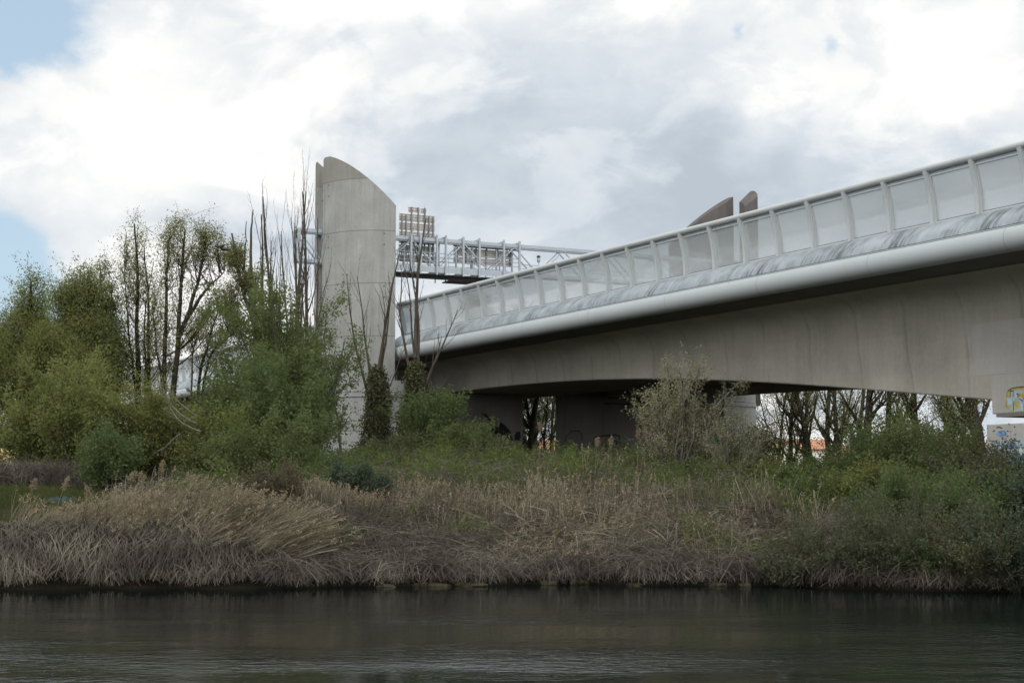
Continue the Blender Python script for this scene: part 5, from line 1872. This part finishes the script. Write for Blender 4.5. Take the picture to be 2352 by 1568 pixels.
# ------------------------------------------------------------------ small things
def build_small():
    # tall plumed reeds that stand out one by one
    def tall(px, Y, tip, label, plume_len, plume_r, group='tall plumed reeds'):
        b = base_at(px, Y)
        T = at(tip[0], tip[1], Y) - b
        r = empty('plumed_reed', b)
        tag(r, label, 'reed', group)
        t = np.linspace(0, 1, 8)[:, None]
        pts = t * T + (t * (1 - t)) * np.array([-0.25 * T[0], 0, 0.12 * T[2]])
        mb = MB()
        mb.tube(pts, list(np.linspace(0.014, 0.007, 8)), 5)
        mb.obj('stalk', M['reed'], r)
        dT = unit(pts[-1] - pts[-2])
        k = 280
        f = rng.uniform(0, 1, k)
        C = pts[-1] + dT[None] * (f * plume_len - plume_len * 0.25)[:, None] + rng.normal(size=(k, 3)) * (plume_r * np.sin(np.pi * np.clip(f * 0.85 + 0.1, 0, 1)))[:, None]
        V, Q = leaf_quads(C, 0.06, 0.5, 0, (0.2, 0, -0.3))
        fast_obj('plume', V, Q, M['plume'], r)
    Yr = 55
    for px, tip, lab, pl, pr in [(60, (75, 1118), 'pale plumed reed leaning right at the far left', 0.3, 0.06), (70, (80, 1108), 'thin upright plumed reed at the far left', 0.2, 0.03), (128, (148, 1118), 'long-plumed reed left of the teal tarpaulin', 0.5, 0.05), (215, (300, 1098), 'tall leaning reed crossing in front of the teal tarpaulin', 0.36, 0.08),
                                 (235, (205, 1135), 'reed with a low drooping plume on the meadow', 0.45, 0.06), (370, (372, 1080), 'upright plumed reed rising above the leaning clump', 0.5, 0.05), (330, (325, 1102), 'bushy plumed reed left in the leaning clump', 0.3, 0.09),
                                 (420, (438, 1106), 'round-plumed reed in the leaning clump', 0.25, 0.10), (452, (470, 1112), 'rightmost round-plumed reed of the leaning clump', 0.28, 0.10)]:
        tall(px, Yr, (tip[0], tip[1]), lab, pl, pr)
    for px, tip, lab in [(1236, (1240, 985), 'tall pale plumed reed in front of the gap between pier walls'), (1362, (1372, 1020), 'short plumed reed before the tagged pier wall'), (1400, (1404, 1018), 'fat-plumed reed right of the black tag'), (1460, (1466, 1000), 'nodding plumed reed beside the budding shrub'), (1477, (1480, 1003), 'second nodding reed closest to the budding shrub')]:
        tall(px, 67, tip, lab, 0.4, 0.06)

    # tarpaulin heap
    Y = 64
    b = base_at(150, Y) + np.array([0, 0, 0.1])
    n, m = 28, 10
    V = []
    for j in range(m + 1):
        for i in range(n):
            a = 2 * math.pi * i / n
            f = 1 - j / m
            rx, ry = 0.95, 0.7
            z = 0.22 * (1 - f ** 2.4) + 0.10 * math.sin(5 * a + j) * f + 0.08 * math.sin(3 * a - j * 1.3) + 0.05 * math.sin(9 * a + 2 * j)
            V.append((rx * f * math.cos(a) * (1 + 0.08 * math.sin(7 * a)), ry * f * math.sin(a), max(0.0, z)))
    F = [(j * n + i, j * n + (i + 1) % n, (j + 1) * n + (i + 1) % n, (j + 1) * n + i) for j in range(m) for i in range(n)]
    mb = MB()
    mb.raw(V, F)
    o = mb.obj('tarpaulin', M['tarp'])
    o.location = tuple(b)
    tag(o, 'crumpled teal tarpaulin lying on the grass at left', 'tarpaulin')

    # stones along the centre waterline
    def stone(px, py, w, h, dpt, mat, label, group, squash=0.0):
        x0 = (px - 1176) / FPX / cp * 51.5
        Y = float(bank_y(x0)) - 0.05 + 0.1 * math.sin(px)
        b = np.array([pxx(px, Y), Y, 0.33 if py < 1330 else 0.03 + 0.03 * math.sin(px * 1.7)])
        h *= 1.0
        w *= rng.uniform(0.7, 1.15)
        n, m = 12, 7
        V = []
        ph = rng.uniform(0, 6, 4)
        for j in range(m + 1):
            th = math.pi * j / m
            for i in range(n):
                a = 2 * math.pi * i / n
                k = 1 + 0.20 * math.sin(2 * a + ph[0]) + 0.16 * math.sin(3 * a + ph[1] + th * 2) + 0.06 * math.sin(5 * a + ph[2])
                e = 0.55
                sx = math.copysign(abs(math.cos(a)) ** e, math.cos(a))
                sy = math.copysign(abs(math.sin(a)) ** e, math.sin(a))
                sr = math.sin(th) ** 0.6
                sz = math.copysign(abs(math.cos(th)) ** 0.7, math.cos(th))
                V.append((w / 2 * k * sx * sr, dpt / 2 * k * sy * sr, h / 2 * sz * (1 + 0.25 * math.sin(a * 2 + ph[3]) + 0.15 * math.sin(3 * a + ph[0]))))
        F = [(j * n + i, j * n + (i + 1) % n, (j + 1) * n + (i + 1) % n, (j + 1) * n + i) for j in range(m) for i in range(n)]
        mb = MB()
        mb.raw(V, F)
        o = mb.obj('stone', M[mat], None, 50)
        o.location = tuple(b)
        tag(o, label, 'stone', group)
    G = 'stones along the waterline'
    stone(1284, 1324, 0.58, 0.24, 0.6, 'stone', 'flat grey stone block lying on the mossy stones', G)
    mossy = 'mossy yellowish stone at the waterline below the brambles'
    for px, py, w, h in [(1262, 1338, 0.62, 0.20), (1328, 1334, 0.70, 0.22), (1452, 1338, 0.5, 0.14), (1640, 1341, 0.95, 0.20), (1702, 1342, 0.45, 0.16), (990, 1338, 1.3, 0.20), (890, 1338, 0.8, 0.15), (1085, 1338, 0.9, 0.16)]:
        stone(px, py, w, h, 0.55, 'stone_moss', mossy, G)

    # two crows in the spreading alder
    for px, py, lab, dr in [(507, 567, 'crow perched upper left of the pair in the alder', 1), (514, 573, 'crow perched lower right of the pair in the alder', -1)]:
        b = at(px, py, 88.0)
        prof = [(-0.34, 0.03, 0.005), (-0.24, 0.035, 0.0), (-0.12, 0.06, 0.0), (0.0, 0.085, 0.01), (0.10, 0.075, 0.04), (0.16, 0.055, 0.08), (0.20, 0.052, 0.10), (0.24, 0.04, 0.105), (0.27, 0.018, 0.10), (0.33, 0.004, 0.09)]
        mb = MB()
        mb.tube([(dr * q[0], 0, q[2]) for q in prof], [q[1] for q in prof], 8)
        o = mb.obj('crow', M['crow'])
        o.location = tuple(b)
        tag(o, lab, 'bird', 'crows in the alder')

    # houses beyond the trees
    def house(px0, px1, ridge_py, eave_py, Y, label, wall, gable=False, rot=0.0):
        x0, x1 = pxx(px0, Y), pxx(px1, Y)
        zr, ze = at(px0, ridge_py, Y)[2], at(px0, eave_py, Y)[2]
        g = 2.6
        cx = (x0 + x1) / 2
        w = (x1 - x0)
        h = empty('house', (cx, Y, g), rot)
        tag(h, label, 'house', 'houses beyond the river trees')
        dp = 8.0
        zr, ze = zr - g, ze - g
        mb = MB()
        mb.box(-w / 2, w / 2, 0, dp, 0, ze)
        if gable:
            mb.raw([(-w / 2, 0, ze), (w / 2, 0, ze), (0, 0, zr - 0.15), (-w / 2, dp, ze), (w / 2, dp, ze), (0, dp, zr - 0.15)], [(0, 1, 2), (5, 4, 3)])
        else:
            mb.raw([(-w / 2, 0, ze), (-w / 2, dp, ze), (-w / 2, dp / 2, zr - 0.15), (w / 2, 0, ze), (w / 2, dp, ze), (w / 2, dp / 2, zr - 0.15)], [(0, 1, 2), (5, 4, 3)])
        mb.obj('wall', M[wall], h)
        mb = MB()
        t = 0.2
        if gable:
            for s in (-1, 1):
                a, b = (s * (w / 2 + 0.4), ze - 0.25), (0, zr)
                mb.raw([(a[0], -0.4, a[1]), (b[0], -0.4, b[1]), (b[0], dp + 0.4, b[1]), (a[0], dp + 0.4, a[1]), (a[0], -0.4, a[1] + t), (b[0], -0.4, b[1] + t), (b[0], dp + 0.4, b[1] + t), (a[0], dp + 0.4, a[1] + t)],
                       [(0, 1, 2, 3), (4, 7, 6, 5), (0, 4, 5, 1), (3, 2, 6, 7), (0, 3, 7, 4)])
        else:
            for s in (0, 1):
                a, b = ((-0.4, ze - 0.25) if s == 0 else (dp + 0.4, ze - 0.25)), (dp / 2, zr)
                mb.raw([(-w / 2 - 0.3, a[0], a[1]), (w / 2 + 0.3, a[0], a[1]), (w / 2 + 0.3, b[0], b[1]), (-w / 2 - 0.3, b[0], b[1]), (-w / 2 - 0.3, a[0], a[1] + t), (w / 2 + 0.3, a[0], a[1] + t), (w / 2 + 0.3, b[0], b[1] + t), (-w / 2 - 0.3, b[0], b[1] + t)],
                       [(0, 3, 2, 1), (4, 5, 6, 7), (0, 1, 5, 4), (1, 2, 6, 5), (3, 0, 4, 7)])
        mb.obj('roof', M['roof'], h)
        k = max(1, int(w / 3.2))
        for i in range(k):
            for z in ([1.0, 3.6] if ze > 4.6 else [1.0]):
                xw = -w / 2 + (i + 0.5) * w / k
                mb = MB()
                mb.box(xw - 0.5, xw + 0.5, -0.03, 0.05, z, z + 1.2)
                mb.obj('window', M['window'], h)
    house(1728, 1800, 1008, 1028, 262, 'house with a long red tiled roof at the left of the row', 'wall_white')
    house(1796, 1822, 1009, 1030, 258, 'white gabled house between the red roofs', 'wall_white', True)
    house(1824, 1905, 1010, 1030, 262, 'red-roofed house right of the white gable', 'wall_white')
    house(1925, 1985, 1024, 1040, 266, 'pale house glimpsed behind the leaning trunks', 'wall_white')
    house(1230, 1300, 1010, 1030, 270, 'red-roofed house glimpsed between the pier walls', 'wall_white')
    house(2205, 2262, 1012, 1030, 255, 'pale house glimpsed left of the graffiti pier', 'wall_white')
    # low sandy-yellow shed at the far left
    Y = 150
    x1 = pxx(42, Y)
    s = empty('shed', (x1 - 6, Y, 2.7), 0.0)
    tag(s, 'sunlit ochre shed with a ribbed lean-to roof at the far left', 'shed')
    zt = at(0, 1015, Y)[2] - 2.7
    z2 = at(40, 1040, Y)[2] - 2.7
    mb = MB()
    mb.raw([(-6, 0, 0), (6, 0, 0), (6, 0, z2 - 0.2), (-6, 0, zt + 1.2), (-6, 5, 0), (6, 5, 0), (6, 5, z2 - 0.2), (-6, 5, zt + 1.2)], [(0, 1, 2, 3), (7, 6, 5, 4), (1, 5, 6, 2), (0, 3, 7, 4), (0, 4, 5, 1)])
    mb.obj('wall', M['wall_ochre'], s)
    mb = MB()
    mb.raw([(-6.3, -0.3, zt + 1.25), (6.3, -0.3, z2 - 0.2), (6.3, 5.3, z2 - 0.2), (-6.3, 5.3, zt + 1.25), (-6.3, -0.3, zt + 1.4), (6.3, -0.3, z2 - 0.05), (6.3, 5.3, z2 - 0.05), (-6.3, 5.3, zt + 1.4)],
           [(0, 3, 2, 1), (4, 5, 6, 7), (0, 1, 5, 4), (1, 2, 6, 5), (2, 3, 7, 6), (3, 0, 4, 7)])
    mb.obj('roof', M['wall_ochre'], s)
    mb = MB()
    for i in range(9):
        x = -5.4 + i * 1.3
        mb.box(x, x + 0.12, -0.06, -0.002, 0.3, 1.6 + 0.02 * i)
    mb.obj('batten', M['wall_white'], s)


build_small()
print('objects', len(bpy.data.objects), 'polys', sum(len(m.polygons) for m in bpy.data.meshes))
